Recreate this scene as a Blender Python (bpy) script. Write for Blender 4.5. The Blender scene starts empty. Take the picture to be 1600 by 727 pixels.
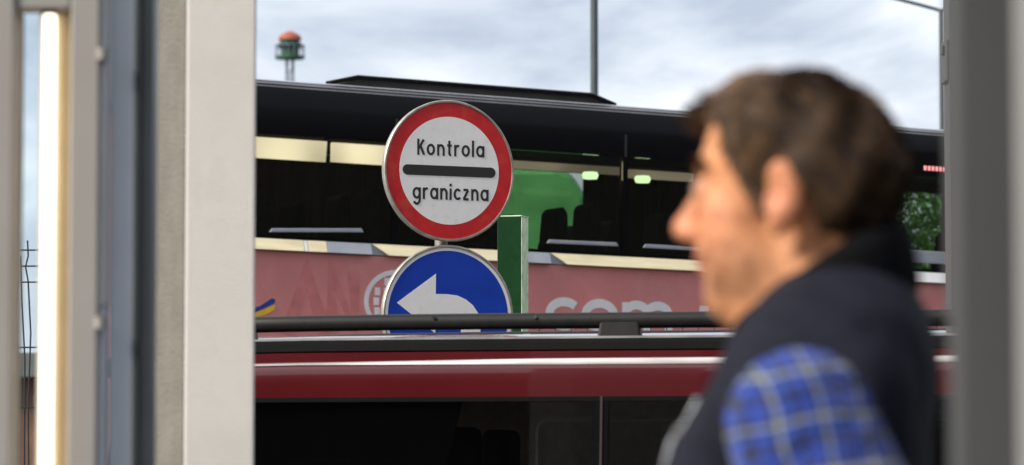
import bpy, bmesh, math, random
import numpy as np
from mathutils import Vector, Matrix
random.seed(7); rng = np.random.default_rng(7)
sc = bpy.context.scene
col = sc.collection
R = math.radians

# ------------------------------------------------------------------ camera
FPX, CX, CY, HOR = 5500.0, 800.0, 363.5, 750.0
CAMZ = 1.38
PITCH = math.atan((HOR - CY) / FPX)
cam_d = bpy.data.cameras.new('camera'); cam = bpy.data.objects.new('camera', cam_d); col.objects.link(cam)
cam_d.sensor_width = 36.0; cam_d.lens = 36.0 * FPX / 1600.0
cam_d.clip_start = 0.05; cam_d.clip_end = 3000
cam.location = (0, 0, CAMZ); cam.rotation_euler = (math.pi / 2 + PITCH, 0, 0)
cam_d.dof.use_dof = True; cam_d.dof.focus_distance = 14.85; cam_d.dof.aperture_fstop = 5.6
cam_d.dof.aperture_blades = 9
sc.camera = cam
sc.view_settings.view_transform = 'Standard'; sc.view_settings.look = 'None'
sc.view_settings.exposure = 0.58; sc.view_settings.gamma = 1.0

# ------------------------------------------------------------------ world and sun
SUN_AZ, SUN_EL = R(-119), R(36)          # azimuth from +Y, clockwise seen from above (negative = to the left)
world = bpy.data.worlds.new('World'); sc.world = world; world.use_nodes = True
nt = world.node_tree; nt.nodes.clear()
def N(t, tree=None, **kw):
    n = (tree or nt).nodes.new(t)
    for k, v in kw.items(): setattr(n, k, v)
    return n
wo = N('ShaderNodeOutputWorld'); sky = N('ShaderNodeTexSky', sky_type='NISHITA', sun_disc=False)
sky.sun_elevation = SUN_EL; sky.sun_rotation = SUN_AZ; sky.altitude = 200; sky.dust_density = 2.0
b1 = N('ShaderNodeBackground'); b1.inputs[1].default_value = 0.10; nt.links.new(sky.outputs[0], b1.inputs[0])
tc = N('ShaderNodeTexCoord'); mp = N('ShaderNodeMapping'); mp.inputs['Scale'].default_value = (1, 1, 2.2)
mp.inputs['Location'].default_value = (.37, .1, .25)
nt.links.new(tc.outputs['Generated'], mp.inputs[0])
nz = N('ShaderNodeTexNoise'); nz.inputs['Scale'].default_value = 7.5; nz.inputs['Detail'].default_value = 6; nz.inputs['Roughness'].default_value = .55
nz.inputs['Distortion'].default_value = .5
nt.links.new(mp.outputs[0], nz.inputs[0])
cr = N('ShaderNodeValToRGB'); e = cr.color_ramp.elements
e[0].position = .37; e[0].color = (.36, .41, .50, 1); e[1].position = .64; e[1].color = (.86, .88, .91, 1)
nt.links.new(nz.outputs[0], cr.inputs[0])
b2 = N('ShaderNodeBackground'); b2.inputs[1].default_value = 1.05; nt.links.new(cr.outputs[0], b2.inputs[0])
mxw = N('ShaderNodeMixShader'); mxw.inputs[0].default_value = .88
nt.links.new(b1.outputs[0], mxw.inputs[1]); nt.links.new(b2.outputs[0], mxw.inputs[2]); nt.links.new(mxw.outputs[0], wo.inputs[0])

sun_d = bpy.data.lights.new('sun', 'SUN'); sun = bpy.data.objects.new('sun', sun_d); col.objects.link(sun)
sun_d.energy = 3.9; sun_d.angle = R(12); sun_d.color = (1.0, .93, .82)
sdir = Vector((math.sin(SUN_AZ) * math.cos(SUN_EL), math.cos(SUN_AZ) * math.cos(SUN_EL), math.sin(SUN_EL)))
sun.rotation_euler = sdir.to_track_quat('Z', 'Y').to_euler()
sun.location = sdir * 60

# ------------------------------------------------------------------ helpers
def ray(px, py):
    cx, cy = (px - CX) / FPX, (CY - py) / FPX
    return Vector((cx, math.cos(PITCH) - math.sin(PITCH) * cy, math.sin(PITCH) + math.cos(PITCH) * cy))
def at(px, py, Y):
    d = ray(px, py); return Vector((0, 0, CAMZ)) + d * (Y / d.y)

def set_tag(o, label=None, cat=None, group=None, kind=None):
    if label: o['label'] = label
    if cat: o['category'] = cat
    if group: o['group'] = group
    if kind: o['kind'] = kind
    return o
def empty(name, loc=(0, 0, 0), rz=0, label=None, cat=None, group=None):
    o = bpy.data.objects.new(name, None); col.objects.link(o); o.location = loc; o.rotation_euler = (0, 0, rz)
    o.empty_display_size = .2
    return set_tag(o, label, cat, group)

class MB:
    def __init__(s): s.v, s.f = [], []
    def add(s, vs, fs):
        b = len(s.v); s.v += [tuple(v) for v in vs]; s.f += [tuple(i + b for i in f) for f in fs]; return s
    def box(s, x0, x1, y0, y1, z0, z1):
        return s.add([(x0,y0,z0),(x1,y0,z0),(x1,y1,z0),(x0,y1,z0),(x0,y0,z1),(x1,y0,z1),(x1,y1,z1),(x0,y1,z1)],
                     [(0,3,2,1),(4,5,6,7),(0,1,5,4),(1,2,6,5),(2,3,7,6),(3,0,4,7)])
    def prism(s, pts, z0, z1):                       # pts CCW in xy
        n = len(pts)
        return s.add([(p[0],p[1],z0) for p in pts] + [(p[0],p[1],z1) for p in pts],
                     [tuple(range(n-1,-1,-1)), tuple(range(n, 2*n))] + [(i,(i+1)%n,n+(i+1)%n,n+i) for i in range(n)])
    def prism_y(s, pts, y0, y1):                     # pts (x,z), extruded in y
        n = len(pts)
        return s.add([(p[0],y0,p[1]) for p in pts] + [(p[0],y1,p[1]) for p in pts],
                     [tuple(range(n)), tuple(range(2*n-1, n-1, -1))] + [(i,n+i,n+(i+1)%n,(i+1)%n) for i in range(n)])
    def prism_x(s, pts, x0, x1):                     # pts (y,z)
        n = len(pts)
        return s.add([(x0,p[0],p[1]) for p in pts] + [(x1,p[0],p[1]) for p in pts],
                     [tuple(range(n)), tuple(range(2*n-1, n-1, -1))] + [(i,n+i,n+(i+1)%n,(i+1)%n) for i in range(n)])
    def loft(s, secs, closed=True, caps=True):       # secs: list of rings with equal counts
        n = len(secs[0]); b = len(s.v)
        for r in secs: s.v += [tuple(p) for p in r]
        for i in range(len(secs)-1):
            for j in range(n if closed else n-1):
                k = (j+1) % n
                s.f.append((b+i*n+j, b+i*n+k, b+(i+1)*n+k, b+(i+1)*n+j))
        if caps and closed:
            s.f.append(tuple(b+j for j in range(n-1,-1,-1))); s.f.append(tuple(b+(len(secs)-1)*n+j for j in range(n)))
        return s
    def tube(s, pts, r, n=10):
        pts = [Vector(p) for p in pts]; rs = r if isinstance(r, (list, tuple)) else [r]*len(pts); secs = []
        for i, p in enumerate(pts):
            t = (pts[min(i+1, len(pts)-1)] - pts[max(i-1, 0)]).normalized()
            a = t.cross(Vector((0,0,1)));
            if a.length < .1: a = t.cross(Vector((1,0,0)))
            a.normalize(); b = t.cross(a)
            secs.append([p + (a*math.cos(k*2*math.pi/n) + b*math.sin(k*2*math.pi/n))*rs[i] for k in range(n)])
        return s.loft(secs)
    def lathe_y(s, prof, c=(0,0,0), n=48, close=False):   # prof (r, y) about the y axis
        secs = [[(c[0]+r*math.cos(2*math.pi*k/n), c[1]+y, c[2]+r*math.sin(2*math.pi*k/n)) for k in range(n)] for r, y in prof]
        if close: secs = secs + [secs[0]]
        return s.loft(secs, True, not close)
    def lathe_z(s, prof, c=(0,0,0), n=24):
        secs = [[(c[0]+r*math.cos(2*math.pi*k/n), c[1]+r*math.sin(2*math.pi*k/n), c[2]+z) for k in range(n)] for r, z in prof]
        return s.loft(secs)
    def ribbon(s, pts, w, y0, y1):                   # flat stroke in the xz plane, front at y0
        P = [Vector((p[0], p[1])) for p in pts]; L, Rr = [], []
        for i, p in enumerate(P):
            d0 = (P[i]-P[i-1]).normalized() if i > 0 else (P[1]-P[0]).normalized()
            d1 = (P[i+1]-P[i]).normalized() if i < len(P)-1 else d0
            n0, n1 = Vector((-d0.y, d0.x)), Vector((-d1.y, d1.x)); m = (n0+n1)
            m = m.normalized() if m.length > .05 else n0
            k = min(1/max(m.dot(n0), .35), 2.2)
            L.append(p + m*w/2*k); Rr.append(p - m*w/2*k)
        secs = [[(a.x, y0, a.y), (b.x, y0, b.y), (b.x, y1, b.y), (a.x, y1, a.y)] for a, b in zip(L, Rr)]
        return s.loft(secs)
    def build(s, name, m, parent=None, smooth=None, bevel=0):
        me = bpy.data.meshes.new(name); me.from_pydata(s.v, [], s.f)
        bm = bmesh.new(); bm.from_mesh(me)
        bmesh.ops.recalc_face_normals(bm, faces=bm.faces)
        if bevel: bmesh.ops.bevel(bm, geom=[e_ for e_ in bm.edges if e_.calc_face_angle(0) > .5], offset=bevel, segments=2, affect='EDGES', profile=.5, clamp_overlap=True)
        if smooth is not None:
            for f in bm.faces: f.smooth = True
            for e_ in bm.edges:
                if len(e_.link_faces) == 2 and e_.calc_face_angle(0) > smooth: e_.smooth = False
        bm.to_mesh(me); bm.free()
        me.materials.append(m)
        o = bpy.data.objects.new(name, me); col.objects.link(o); o.parent = parent
        return o

# ------------------------------------------------------------------ materials
def new_mat(name):
    m = bpy.data.materials.new(name); m.use_nodes = True; t = m.node_tree
    return m, t, t.nodes['Principled BSDF'], t.nodes['Material Output']
def mat(name, c, rough=.6, metal=0, var=.12, scale=8, bump=0, bscale=None, coat=0, spec=.5, grime=None, stretch=None):
    m, t, p, o = new_mat(name)
    p.inputs['Roughness'].default_value = rough; p.inputs['Metallic'].default_value = metal
    p.inputs['Coat Weight'].default_value = coat; p.inputs['Coat Roughness'].default_value = .04
    p.inputs['Specular IOR Level'].default_value = spec
    tc = N('ShaderNodeTexCoord', t); src = tc.outputs['Object']
    if stretch:
        mp = N('ShaderNodeMapping', t); mp.inputs['Scale'].default_value = stretch; t.links.new(src, mp.inputs[0]); src = mp.outputs[0]
    nz = N('ShaderNodeTexNoise', t); nz.inputs['Scale'].default_value = scale; nz.inputs['Detail'].default_value = 5
    t.links.new(src, nz.inputs[0])
    cr = N('ShaderNodeValToRGB', t); el = cr.color_ramp.elements
    el[0].position = .3; el[1].position = .7
    el[0].color = tuple(x*(1-var) for x in c) + (1,); el[1].color = tuple(min(1, x*(1+var)) for x in c) + (1,)
    t.links.new(nz.outputs[0], cr.inputs[0]); out = cr.outputs[0]
    if grime:
        gc, amt, gs = grime
        n2 = N('ShaderNodeTexNoise', t); n2.inputs['Scale'].default_value = gs; n2.inputs['Detail'].default_value = 8; n2.inputs['Roughness'].default_value = .7
        t.links.new(src, n2.inputs[0])
        r2 = N('ShaderNodeValToRGB', t); r2.color_ramp.elements[0].position = .52; r2.color_ramp.elements[1].position = .75
        r2.color_ramp.elements[1].color = (amt, amt, amt, 1); t.links.new(n2.outputs[0], r2.inputs[0])
        mx = N('ShaderNodeMix', t, data_type='RGBA'); t.links.new(r2.outputs[0], mx.inputs[0]); t.links.new(out, mx.inputs[6])
        mx.inputs[7].default_value = tuple(gc) + (1,); out = mx.outputs[2]
    t.links.new(out, p.inputs['Base Color'])
    rr = N('ShaderNodeMapRange', t); rr.inputs[3].default_value = max(.02, rough*.85); rr.inputs[4].default_value = min(1, rough*1.15)
    t.links.new(nz.outputs[0], rr.inputs[0]); t.links.new(rr.outputs[0], p.inputs['Roughness'])
    if bump:
        n3 = N('ShaderNodeTexNoise', t); n3.inputs['Scale'].default_value = bscale or scale*6; n3.inputs['Detail'].default_value = 6
        t.links.new(src, n3.inputs[0])
        bp = N('ShaderNodeBump', t); bp.inputs['Strength'].default_value = bump; bp.inputs['Distance'].default_value = .01
        t.links.new(n3.outputs[0], bp.inputs['Height']); t.links.new(bp.outputs[0], p.inputs['Normal'])
    return m
def glass(name, tint, refl=1.0, rough=.01, ior=1.45):
    m, t, p, o = new_mat(name); t.nodes.remove(p)
    tr = N('ShaderNodeBsdfTransparent', t); tr.inputs[0].default_value = tuple(tint) + (1,)
    gl = N('ShaderNodeBsdfGlossy', t); gl.inputs[0].default_value = (refl, refl, refl, 1); gl.inputs['Roughness'].default_value = rough
    fr = N('ShaderNodeFresnel', t); fr.inputs[0].default_value = ior
    mx = N('ShaderNodeMixShader', t); t.links.new(fr.outputs[0], mx.inputs[0]); t.links.new(tr.outputs[0], mx.inputs[1]); t.links.new(gl.outputs[0], mx.inputs[2])
    t.links.new(mx.outputs[0], o.inputs[0]); return m
def emit(name, c, s):
    m, t, p, o = new_mat(name)
    p.inputs['Base Color'].default_value = (.8, .8, .8, 1); p.inputs['Emission Color'].default_value = tuple(c) + (1,); p.inputs['Emission Strength'].default_value = s
    return m

M = {}
M['asphalt'] = mat('asphalt', (.05, .05, .052), .9, var=.3, scale=3, bump=.4, bscale=120)
M['paving'] = mat('paving', (.28, .27, .25), .9, var=.15, scale=4, bump=.3, bscale=60)
M['road_paint'] = mat('road_paint', (.75, .75, .72), .7, grime=((.2, .2, .2), .7, 9))
M['white_plaster'] = mat('white_plaster', (.53, .51, .485), .9, var=.07, scale=5, bump=.4, bscale=330, grime=((.42, .40, .37), .6, 5))
M['shaded_plaster'] = mat('shaded_plaster', (.165, .155, .13), .95, var=.15, scale=9, bump=.7, bscale=110, grime=((.11, .10, .085), .5, 12))
M['frame_grey'] = mat('frame_grey', (.30, .28, .262), .45, var=.05, scale=4)
M['alu'] = mat('aluminium', (.68, .69, .70), .3, metal=.6, var=.05, scale=10)
M['blue_grey'] = mat('blue_grey_panel', (.50, .53, .58), .4, var=.06, scale=3)
M['rubber'] = mat('dark_rubber', (.03, .037, .04), .5)
M['strip'] = mat('dark_strip', (.115, .13, .13), .4)
M['tan'] = mat('spill_tan', (.45, .36, .22), .6)  # the lamp's warm spill put into the reveal's colour
M['jamb_grey'] = mat('jamb_grey', (.047, .048, .049), .5, var=.06, scale=3)
M['white_paint'] = mat('white_paint', (.72, .72, .70), .5, var=.04)
M['wall_grey'] = mat('wall_grey', (.27, .27, .27), .6, var=.05)
M['lamp'] = emit('lamp_tube', (1.0, .83, .60), 2.3)
M['pane'] = glass('clear_pane', (.88, .93, .95))
M['sign_metal'] = mat('galvanised', (.36, .34, .30), .5, metal=.6, var=.25, scale=14, grime=((.16, .13, .09), .8, 18))
M['sign_white'] = mat('sign_white', (.90, .875, .84), .45, var=.03, scale=12, grime=((.70, .64, .55), .45, 16))
M['sign_red'] = mat('sign_red', (.58, .012, .016), .35, var=.12, scale=10, grime=((.66, .12, .05), .6, 7), spec=.6)
M['sign_black'] = mat('sign_black', (.022, .020, .019), .5, var=.1)
M['sign_blue'] = mat('sign_blue', (.003, .045, .42), .35, var=.1, scale=10, grime=((.01, .06, .38), .3, 30))
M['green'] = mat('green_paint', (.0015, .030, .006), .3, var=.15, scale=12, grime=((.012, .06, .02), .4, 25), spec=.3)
M['green_lit'] = mat('green_lit', (.60, .76, .50), .45, var=.2, scale=20, grime=((.05, .2, .08), .7, 30))  # paler copy of the green, light on side and cap in the colour
M['rust'] = mat('rust', (.2, .07, .03), .9)
M['black_gloss'] = mat('black_gloss', (.004, .004, .005), .22, var=.1, spec=.12)
M['black_plastic'] = mat('black_plastic', (.018, .018, .018), .45, var=.2, scale=20, bump=.05)
M['rail_black'] = mat('rail_black', (.012, .0115, .011), .5, var=.2, scale=25, spec=.25)
M['strip_black'] = mat('strip_black', (.006, .006, .006), .6, spec=.06)
M['dull_alu'] = mat('dull_alu', (.20, .195, .19), .45, metal=.7, var=.3, scale=6, stretch=(1, 8, 8))
M['sheen_strip'] = mat('sheen_strip', (.55, .50, .49), .42, metal=.75, var=.2, scale=3, stretch=(1, 6, 6))  # metal for the highlight streak along the van's red band
M['unit_brown'] = mat('unit_brown', (.03, .026, .023), .6, var=.4, scale=5)
M['sheen_band'] = mat('sheen_band', (.10, .10, .11), .4, var=.3, scale=2)
M['vent_tan'] = mat('vent_tan', (.24, .20, .16), .6)
M['seam_grey'] = mat('seam_grey', (.02, .02, .022), .5)
M['coach_red'] = mat('coach_red', (.66, .235, .225), .22, var=.10, scale=2.2, coat=.6, grime=((.70, .36, .34), .7, 1.8), bump=.06, bscale=3)  # red paled to pink, reflected sky haze put into the colour
M['cream'] = mat('cream_sheen', (.92, .78, .50), .3, var=.15, scale=3, stretch=(1, 1, 8))
M['grey_trim'] = mat('grey_trim', (.34, .36, .40), .35, var=.1)
M['white_decal'] = mat('white_decal', (.78, .76, .76), .4, var=.04)
M['blue_decal'] = mat('blue_decal', (.01, .04, .25), .4)
M['yellow_decal'] = mat('yellow_decal', (.75, .45, .03), .4)
M['coach_glass'] = glass('coach_glass', (.66, .67, .62), .8, ior=1.35)
M['seat'] = mat('seat_fabric', (.012, .012, .014), .9)
M['interior'] = mat('interior_dark', (.02, .019, .018), .8)
def rack_mat(name, st):
    m = emit(name, (1.0, .86, .64), st); t = m.node_tree; p = t.nodes['Principled BSDF']; p.inputs['Base Color'].default_value = (.4, .36, .3, 1)
    tc = N('ShaderNodeTexCoord', t); nz = N('ShaderNodeTexNoise', t); nz.inputs['Scale'].default_value = 1.6; nz.inputs['Detail'].default_value = 1; t.links.new(tc.outputs['Object'], nz.inputs[0])
    mr = N('ShaderNodeMapRange', t); mr.inputs[1].default_value = .35; mr.inputs[2].default_value = .65; mr.inputs[3].default_value = st*.45; mr.inputs[4].default_value = st*1.3
    t.links.new(nz.outputs[0], mr.inputs[0]); t.links.new(mr.outputs[0], p.inputs['Emission Strength']); return m
M['rack'] = rack_mat('rack_light', 1.15); M['rack_dim'] = rack_mat('rack_light_dim', .28)
M['green_lamp'] = emit('reading_lamp', (.70, 1.0, .58), 1.7)
M['led_red'] = emit('led_red', (1.0, .03, .02), .55)
M['tyre'] = mat('tyre', (.02, .02, .02), .85); M['rim'] = mat('rim', (.5, .5, .5), .35, metal=.8)
M['van_red'] = mat('van_red', (.066, .0015, .003), .25, var=.1, scale=2, coat=1.0, spec=.4)
M['seam_red'] = mat('seam_red', (.022, .002, .003), .5)
M['van_glass'] = glass('van_glass', (.70, .68, .65), .9, ior=1.4)
M['van_trim'] = mat('van_trim', (.50, .46, .40), .85, var=.12, scale=30, bump=.2, bscale=200)
M['piping'] = mat('piping', (.9, .88, .84), .6)
M['van_seat'] = mat('van_seat', (.006, .006, .007), .9)
M['head_lamp'] = mat('head_lamp', (.7, .7, .72), .1, spec=.8); M['tail_lamp'] = mat('tail_lamp', (.35, .01, .01), .15)
M['chrome'] = mat('chrome', (.8, .78, .74), .12, metal=1, var=.03)
M['post_steel'] = mat('post_steel', (.065, .08, .085), .5, metal=.2, var=.1)
M['lamp_glass'] = mat('lamp_glass', (.6, .62, .62), .2)
M['column_steel'] = mat('column_steel', (.06, .06, .058), .55, var=.1)
M['tower_green'] = mat('tower_green', (.02, .075, .04), .6); M['tower_red'] = mat('tower_red', (.30, .075, .045), .7)
M['tower_steel'] = mat('tower_steel', (.16, .20, .24), .6)
M['brick'] = mat('brick_red', (.30, .15, .10), .9, var=.3, scale=5, bump=.4)
M['roof_sheet'] = mat('roof_sheet', (.2, .19, .18), .7)
M['bark'] = mat('bark', (.10, .07, .045), .95, var=.3, scale=10, bump=.6)
M['lorry_green'] = mat('lorry_green', (.10, .36, .11), .35, var=.35, scale=1.8, coat=.5)
M['lorry_pale'] = mat('lorry_pale', (.22, .55, .20), .4, var=.1, scale=1.5, coat=.3)
M['wire'] = mat('fence_wire', (.02, .02, .02), .5)
M['facade'] = mat('added_facade', (.035, .036, .038), .6, var=.1, scale=.6)
M['facade_glass'] = mat('dark_window', (.015, .018, .02), .1)

def leaf_mat(name, c):
    m, t, p, o = new_mat(name); p.inputs['Roughness'].default_value = .6
    oi = N('ShaderNodeTexNoise', t); oi.inputs['Scale'].default_value = 1.2
    tc = N('ShaderNodeTexCoord', t); t.links.new(tc.outputs['Object'], oi.inputs[0])
    cr = N('ShaderNodeValToRGB', t); cr.color_ramp.elements[0].position = .35; cr.color_ramp.elements[1].position = .65
    cr.color_ramp.elements[0].color = tuple(x*.6 for x in c) + (1,); cr.color_ramp.elements[1].color = tuple(x*1.4 for x in c) + (1,)
    t.links.new(oi.outputs[0], cr.inputs[0]); t.links.new(cr.outputs[0], p.inputs['Base Color'])
    p.inputs['Transmission Weight'].default_value = 0
    return m
M['leaf'] = leaf_mat('leaf', (.10, .25, .05))

# ------------------------------------------------------------------ coach placement (needed for the ground fall)
BYAW = R(28); GRADE = .0150
bus_o = at(400, 750, 23.2); BU = Vector((math.cos(BYAW), math.sin(BYAW))); BN = Vector((math.sin(BYAW), -math.cos(BYAW)))
def ground_z(x, y):
    u = (x - bus_o.x) * BU.x + (y - bus_o.y) * BU.y
    k = min(1, max(0, (y - 12.5) / 5)); k = k*k*(3-2*k)
    far = min(1, max(0, (70 - y) / 30))
    return -GRADE * max(-25, min(25, u)) * k * far
g = MB(); xs = [-1500, -300, -80] + list(np.linspace(-40, 40, 41)) + [80, 300, 1500]
ys = [-1500, -300, -60, -20, -8, 0, 8] + list(np.linspace(12, 72, 41)) + [100, 300, 2500]
g.add([(x, y, ground_z(x, y)) for y in ys for x in xs], [(j*len(xs)+i, j*len(xs)+i+1, (j+1)*len(xs)+i+1, (j+1)*len(xs)+i) for j in range(len(ys)-1) for i in range(len(xs)-1)])
gr = g.build('ground', M['asphalt']); set_tag(gr, kind='structure')
# painted lane lines beside the van, kerbed island under the signs
for k in range(3):
    ln = MB().box(-9+k*6.2, -5+k*6.2, 13.62, 13.74, .0, .016).build('lane_marking', M['road_paint']); set_tag(ln, kind='structure')
isl = MB(); ipts = [(-2.2, 14.0), (3.6, 14.0), (3.6, 16.4), (-1.2, 16.2), (-2.2, 15.2)]
zt = .13 + .03
isl.prism(ipts, -.3, zt); io = isl.build('traffic_island', M['paving'], bevel=.02); set_tag(io, kind='structure')
floor = MB().box(-3.2, 3.0, -3.2, 2.95, -.02, .05).build('booth_floor', M['paving']); set_tag(floor, kind='structure')

# ------------------------------------------------------------------ signs
SD = FPX/370.0                                      # 0.6 m signs
sign_c = at(702, 267, SD); sign_c2 = at(700.5, 494, SD - .0)
pole_xy = (sign_c.x - .036, sign_c.y + .080)
sp = empty('sign_post', (pole_xy[0], pole_xy[1], zt), 0, 'grey metal post carrying the two round road signs', 'sign post')
MB().tube([(0, 0, 0), (0, 0, sign_c.z + .2 - zt)], .027, 16).build('pole', M['sign_metal'], sp, .6)
MB().lathe_z([(.0272, 0), (.029, .0), (.029, .02), (.0, .03)], (0, 0, sign_c.z + .2 - zt)).build('cap', M['black_plastic'], sp, .6)
MB().box(-.09, .09, -.09, .09, .001, .015).build('base_plate', M['sign_metal'], sp)

def arc(cx, cz, r, a0, a1, n=18, rz=None):
    return [(cx + r*math.cos(R(a0+(a1-a0)*i/n)), cz + (rz or r)*math.sin(R(a0+(a1-a0)*i/n))) for i in range(n+1)]
def glyph(ch):
    q = .4
    if ch == 'o': return [arc(.5, .5, q, 0, 360, 32)], 1.0
    if ch == 'a': return [arc(.5, .5, q, 0, 360, 32), [(.9, 0), (.9, .98)]], 1.0
    if ch == 'n': return [[(.1, 0), (.1, .98)], arc(.45, .55, .35, 180, 0, 16) + [(.8, 0)]], .9
    if ch == 'r': return [[(.1, 0), (.1, .98)], arc(.45, .55, .35, 180, 65, 10)], .62
    if ch == 't': return [[(.3, 1.32), (.3, .22)] + arc(.48, .27, .18, 180, 285, 8), [(.02, .90), (.6, .90)]], .62
    if ch == 'l': return [[(.1, 0), (.1, 1.42)]], .2
    if ch == 'K': return [[(.1, 0), (.1, 1.38)], [(.17, .55), (.78, 1.33)], [(.36, .80), (.82, .03)]], .86
    if ch == 'g': return [arc(.5, .5, q, 0, 360, 32), [(.9, .98), (.9, .0)] + arc(.5, -.02, q, 0, -150, 14)], 1.0
    if ch == 'i': return [[(.1, 0), (.1, .98)], [(.1, 1.16), (.1, 1.38)]], .2
    if ch == 'c': return [arc(.5, .5, q, 42, 318, 26)], .86
    if ch == 'z': return [[(.06, .90), (.70, .90)], [(.69, .86), (.10, .13)], [(.04, .10), (.74, .10)]], .8
    if ch == 'm': return [[(.1, 0), (.1, .98)], arc(.40, .60, .30, 180, 0, 14) + [(.70, 0)], arc(1.0, .60, .30, 180, 0, 14) + [(1.30, 0)]], 1.42
    if ch == '.': return [[(.1, -.02), (.1, .20)]], .2
def text(word, x0, x1, zb, xh, w, y0, m, parent, gap=.34, name='letter'):
    adv = sum(glyph(c)[1] for c in word) + gap*(len(word)-1); kx = (x1-x0)/adv; cur = 0
    for c in word:
        st, a = glyph(c); mb = MB()
        for i, s in enumerate(st):
            mb.ribbon([(x0 + (cur+p[0])*kx, zb + p[1]*xh) for p in s], w, y0 - i*.0003, y0 + .001)
        mb.build(name, m, parent); cur += a + gap

def round_sign(c, label, rim_m):
    o = empty('road_sign', c, R(24.5), label, 'road sign'); o.scale = (.75, .75, .75)
    MB().lathe_y([(.0, .012), (.386, .012), (.393, .03), (.400, .03), (.402, .0), (.397, -.008), (.388, -.008), (.386, .0), (.0, .0)], n=96).build('plate', rim_m, o, .5)
    for z in (-.2, .2): MB().prism([(-.13, .0125), (.13, .0125), (.13, .034), (.05, .034), (.05, .075), (-.05, .075), (-.05, .034), (-.13, .034)], z-.02, z+.02).build('bracket', M['sign_metal'], o)
    return o
s1 = round_sign(sign_c, 'round white road sign with red ring reading Kontrola graniczna', M['sign_metal'])
MB().lathe_y([(.386, -.0015), (.386, .0005), (.304, .0005), (.304, -.0015)], n=96, close=True).build('red_ring', M['sign_red'], s1, .5)
wd = MB().lathe_y([(.0, -.0022), (.306, -.0022), (.306, .0005), (0, .0005)], n=96).build('white_disc', M['sign_white'], s1, .5)
bar = MB(); bp_ = arc(.257, 0, .029, -90, 90, 12) + arc(-.257, 0, .029, 90, 270, 12)
bar.prism_y([(x - .001, z - .002) for x, z in bp_], -.0042, -.0018).build('black_bar', M['sign_black'], wd)
text('Kontrola', -.196, .214, .083, .066, .0134, -.0036, M['sign_black'], wd)
text('graniczna', -.224, .240, -.165, .066, .0134, -.0036, M['sign_black'], wd)
s2 = round_sign(sign_c2, 'round blue road sign with white left turn arrow, below the red ringed one', M['sign_metal'])
wr = MB().lathe_y([(.386, -.0015), (.386, .0005), (.366, .0005), (.366, -.0015)], n=96, close=True).build('white_ring', M['sign_white'], s2, .5)
bd = MB().lathe_y([(.0, -.0022), (.3685, -.0022), (.3685, .0005), (0, .0005)], n=96).build('blue_disc', M['sign_blue'], s2, .5)
def sp2(px, py): return ((px - 700.5)/252.0, (494 - py)/277.0 + (px-700.5)*.00009)
ar = [sp2(*p) for p in [(621, 473), (681, 428), (680.5, 459.5)]]
ar += [sp2(*p) for p in [(700, 460), (714, 462), (727, 468), (738, 477), (746, 489), (750, 505), (750.5, 575), (720, 575), (720, 512), (717, 502), (708, 495), (695, 492), (680, 491.5), (680, 521)]]
MB().prism_y(ar, -.0042, -.0018).build('arrow', M['sign_white'], bd)

# ------------------------------------------------------------------ green gate post and mesh fence
GPY = 15.75
gp = at(801, 700, GPY); gz = zt
ztop = at(800, 337, GPY).z
gpo = empty('gate_post', (gp.x, gp.y + .1, gz), R(-16.5), 'green painted square steel post right behind the round signs', 'post')
h = ztop - gz
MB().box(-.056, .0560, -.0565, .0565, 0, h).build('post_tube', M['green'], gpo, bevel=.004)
MB().box(.0563, .0578, -.054, .054, 0, h-.003).build('lit_face', M['green_lit'], gpo)  # bright right side of the post, its light painted as pale green
MB().box(-.058, .059, -.0585, .0585, h - .0005, h + .004).build('cap_plate', M['green_lit'], gpo)
for z in (.5, 1.0, 1.5):
    MB().box(-.02, .02, -.075, -.0566, z, z+.06).build('hinge_lug', M['green'], gpo)
# mesh fence running right from the post
f0 = Vector((gp.x + .12, gp.y + .05, 0)); f1 = Vector((gp.x + 3.2, gp.y + .12, 0)); ft = at(1000, 503.5, GPY).z
fo = empty('mesh_fence', (f0.x, f0.y, zt), math.atan2(f1.y-f0.y, f1.x-f0.x), 'dark wire mesh fence panel between green post and red coach', 'fence')
FL = (f1-f0).length; fh = ft - zt
w = MB()
for i in range(int(FL/.0716)):
    w.tube([(i*.0716, 0, .05), (i*.0716, 0, fh)], .0022, 5)
set_tag(w.build('vertical_wires', M['wire'], fo), kind='stuff')
w = MB()
for z in list(np.arange(.1, fh-.03, .2)) + [fh-.012]:
    w.tube([(0, -.005, z), (FL, -.005, z)], .0022, 5)
set_tag(w.build('cross_wires', M['wire'], fo), kind='stuff')
for x in (FL*.34, FL*.99):
    MB().box(x-.03, x+.03, .004, .064, .0, fh-.05).build('fence_post', M['wire'], fo)

# ------------------------------------------------------------------ coach
def bpt(px, py):                                    # pixel -> (s, z) on the coach's near side
    d = ray(px, py); o = Vector((0, 0, CAMZ)); n = Vector((BN.x, BN.y, 0))
    p = o + d * (((Vector((bus_o.x, bus_o.y, 0)) - o).dot(n)) / d.dot(n))
    s = (p.x-bus_o.x)*BU.x + (p.y-bus_o.y)*BU.y
    return s, p.z + GRADE * s
def bpd(px, py, dep):                               # pixel -> (s, z) on a plane dep metres inside the coach
    d = ray(px, py); o = Vector((0, 0, CAMZ)); n = Vector((BN.x, BN.y, 0)); c = Vector((bus_o.x, bus_o.y, 0)) - n*dep
    p = o + d * ((c - o).dot(n) / d.dot(n))
    s = (p.x-bus_o.x)*BU.x + (p.y-bus_o.y)*BU.y
    return s, p.z + GRADE * s
coach = empty('coach', (bus_o.x, bus_o.y, 0), 0, 'black and red touring coach standing behind the road signs', 'coach')
coach.rotation_mode = 'QUATERNION'
coach.rotation_quaternion = Matrix.Rotation(BYAW, 4, 'Z').to_quaternion() @ Matrix.Rotation(math.atan(GRADE), 4, 'Y').to_quaternion()
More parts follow.
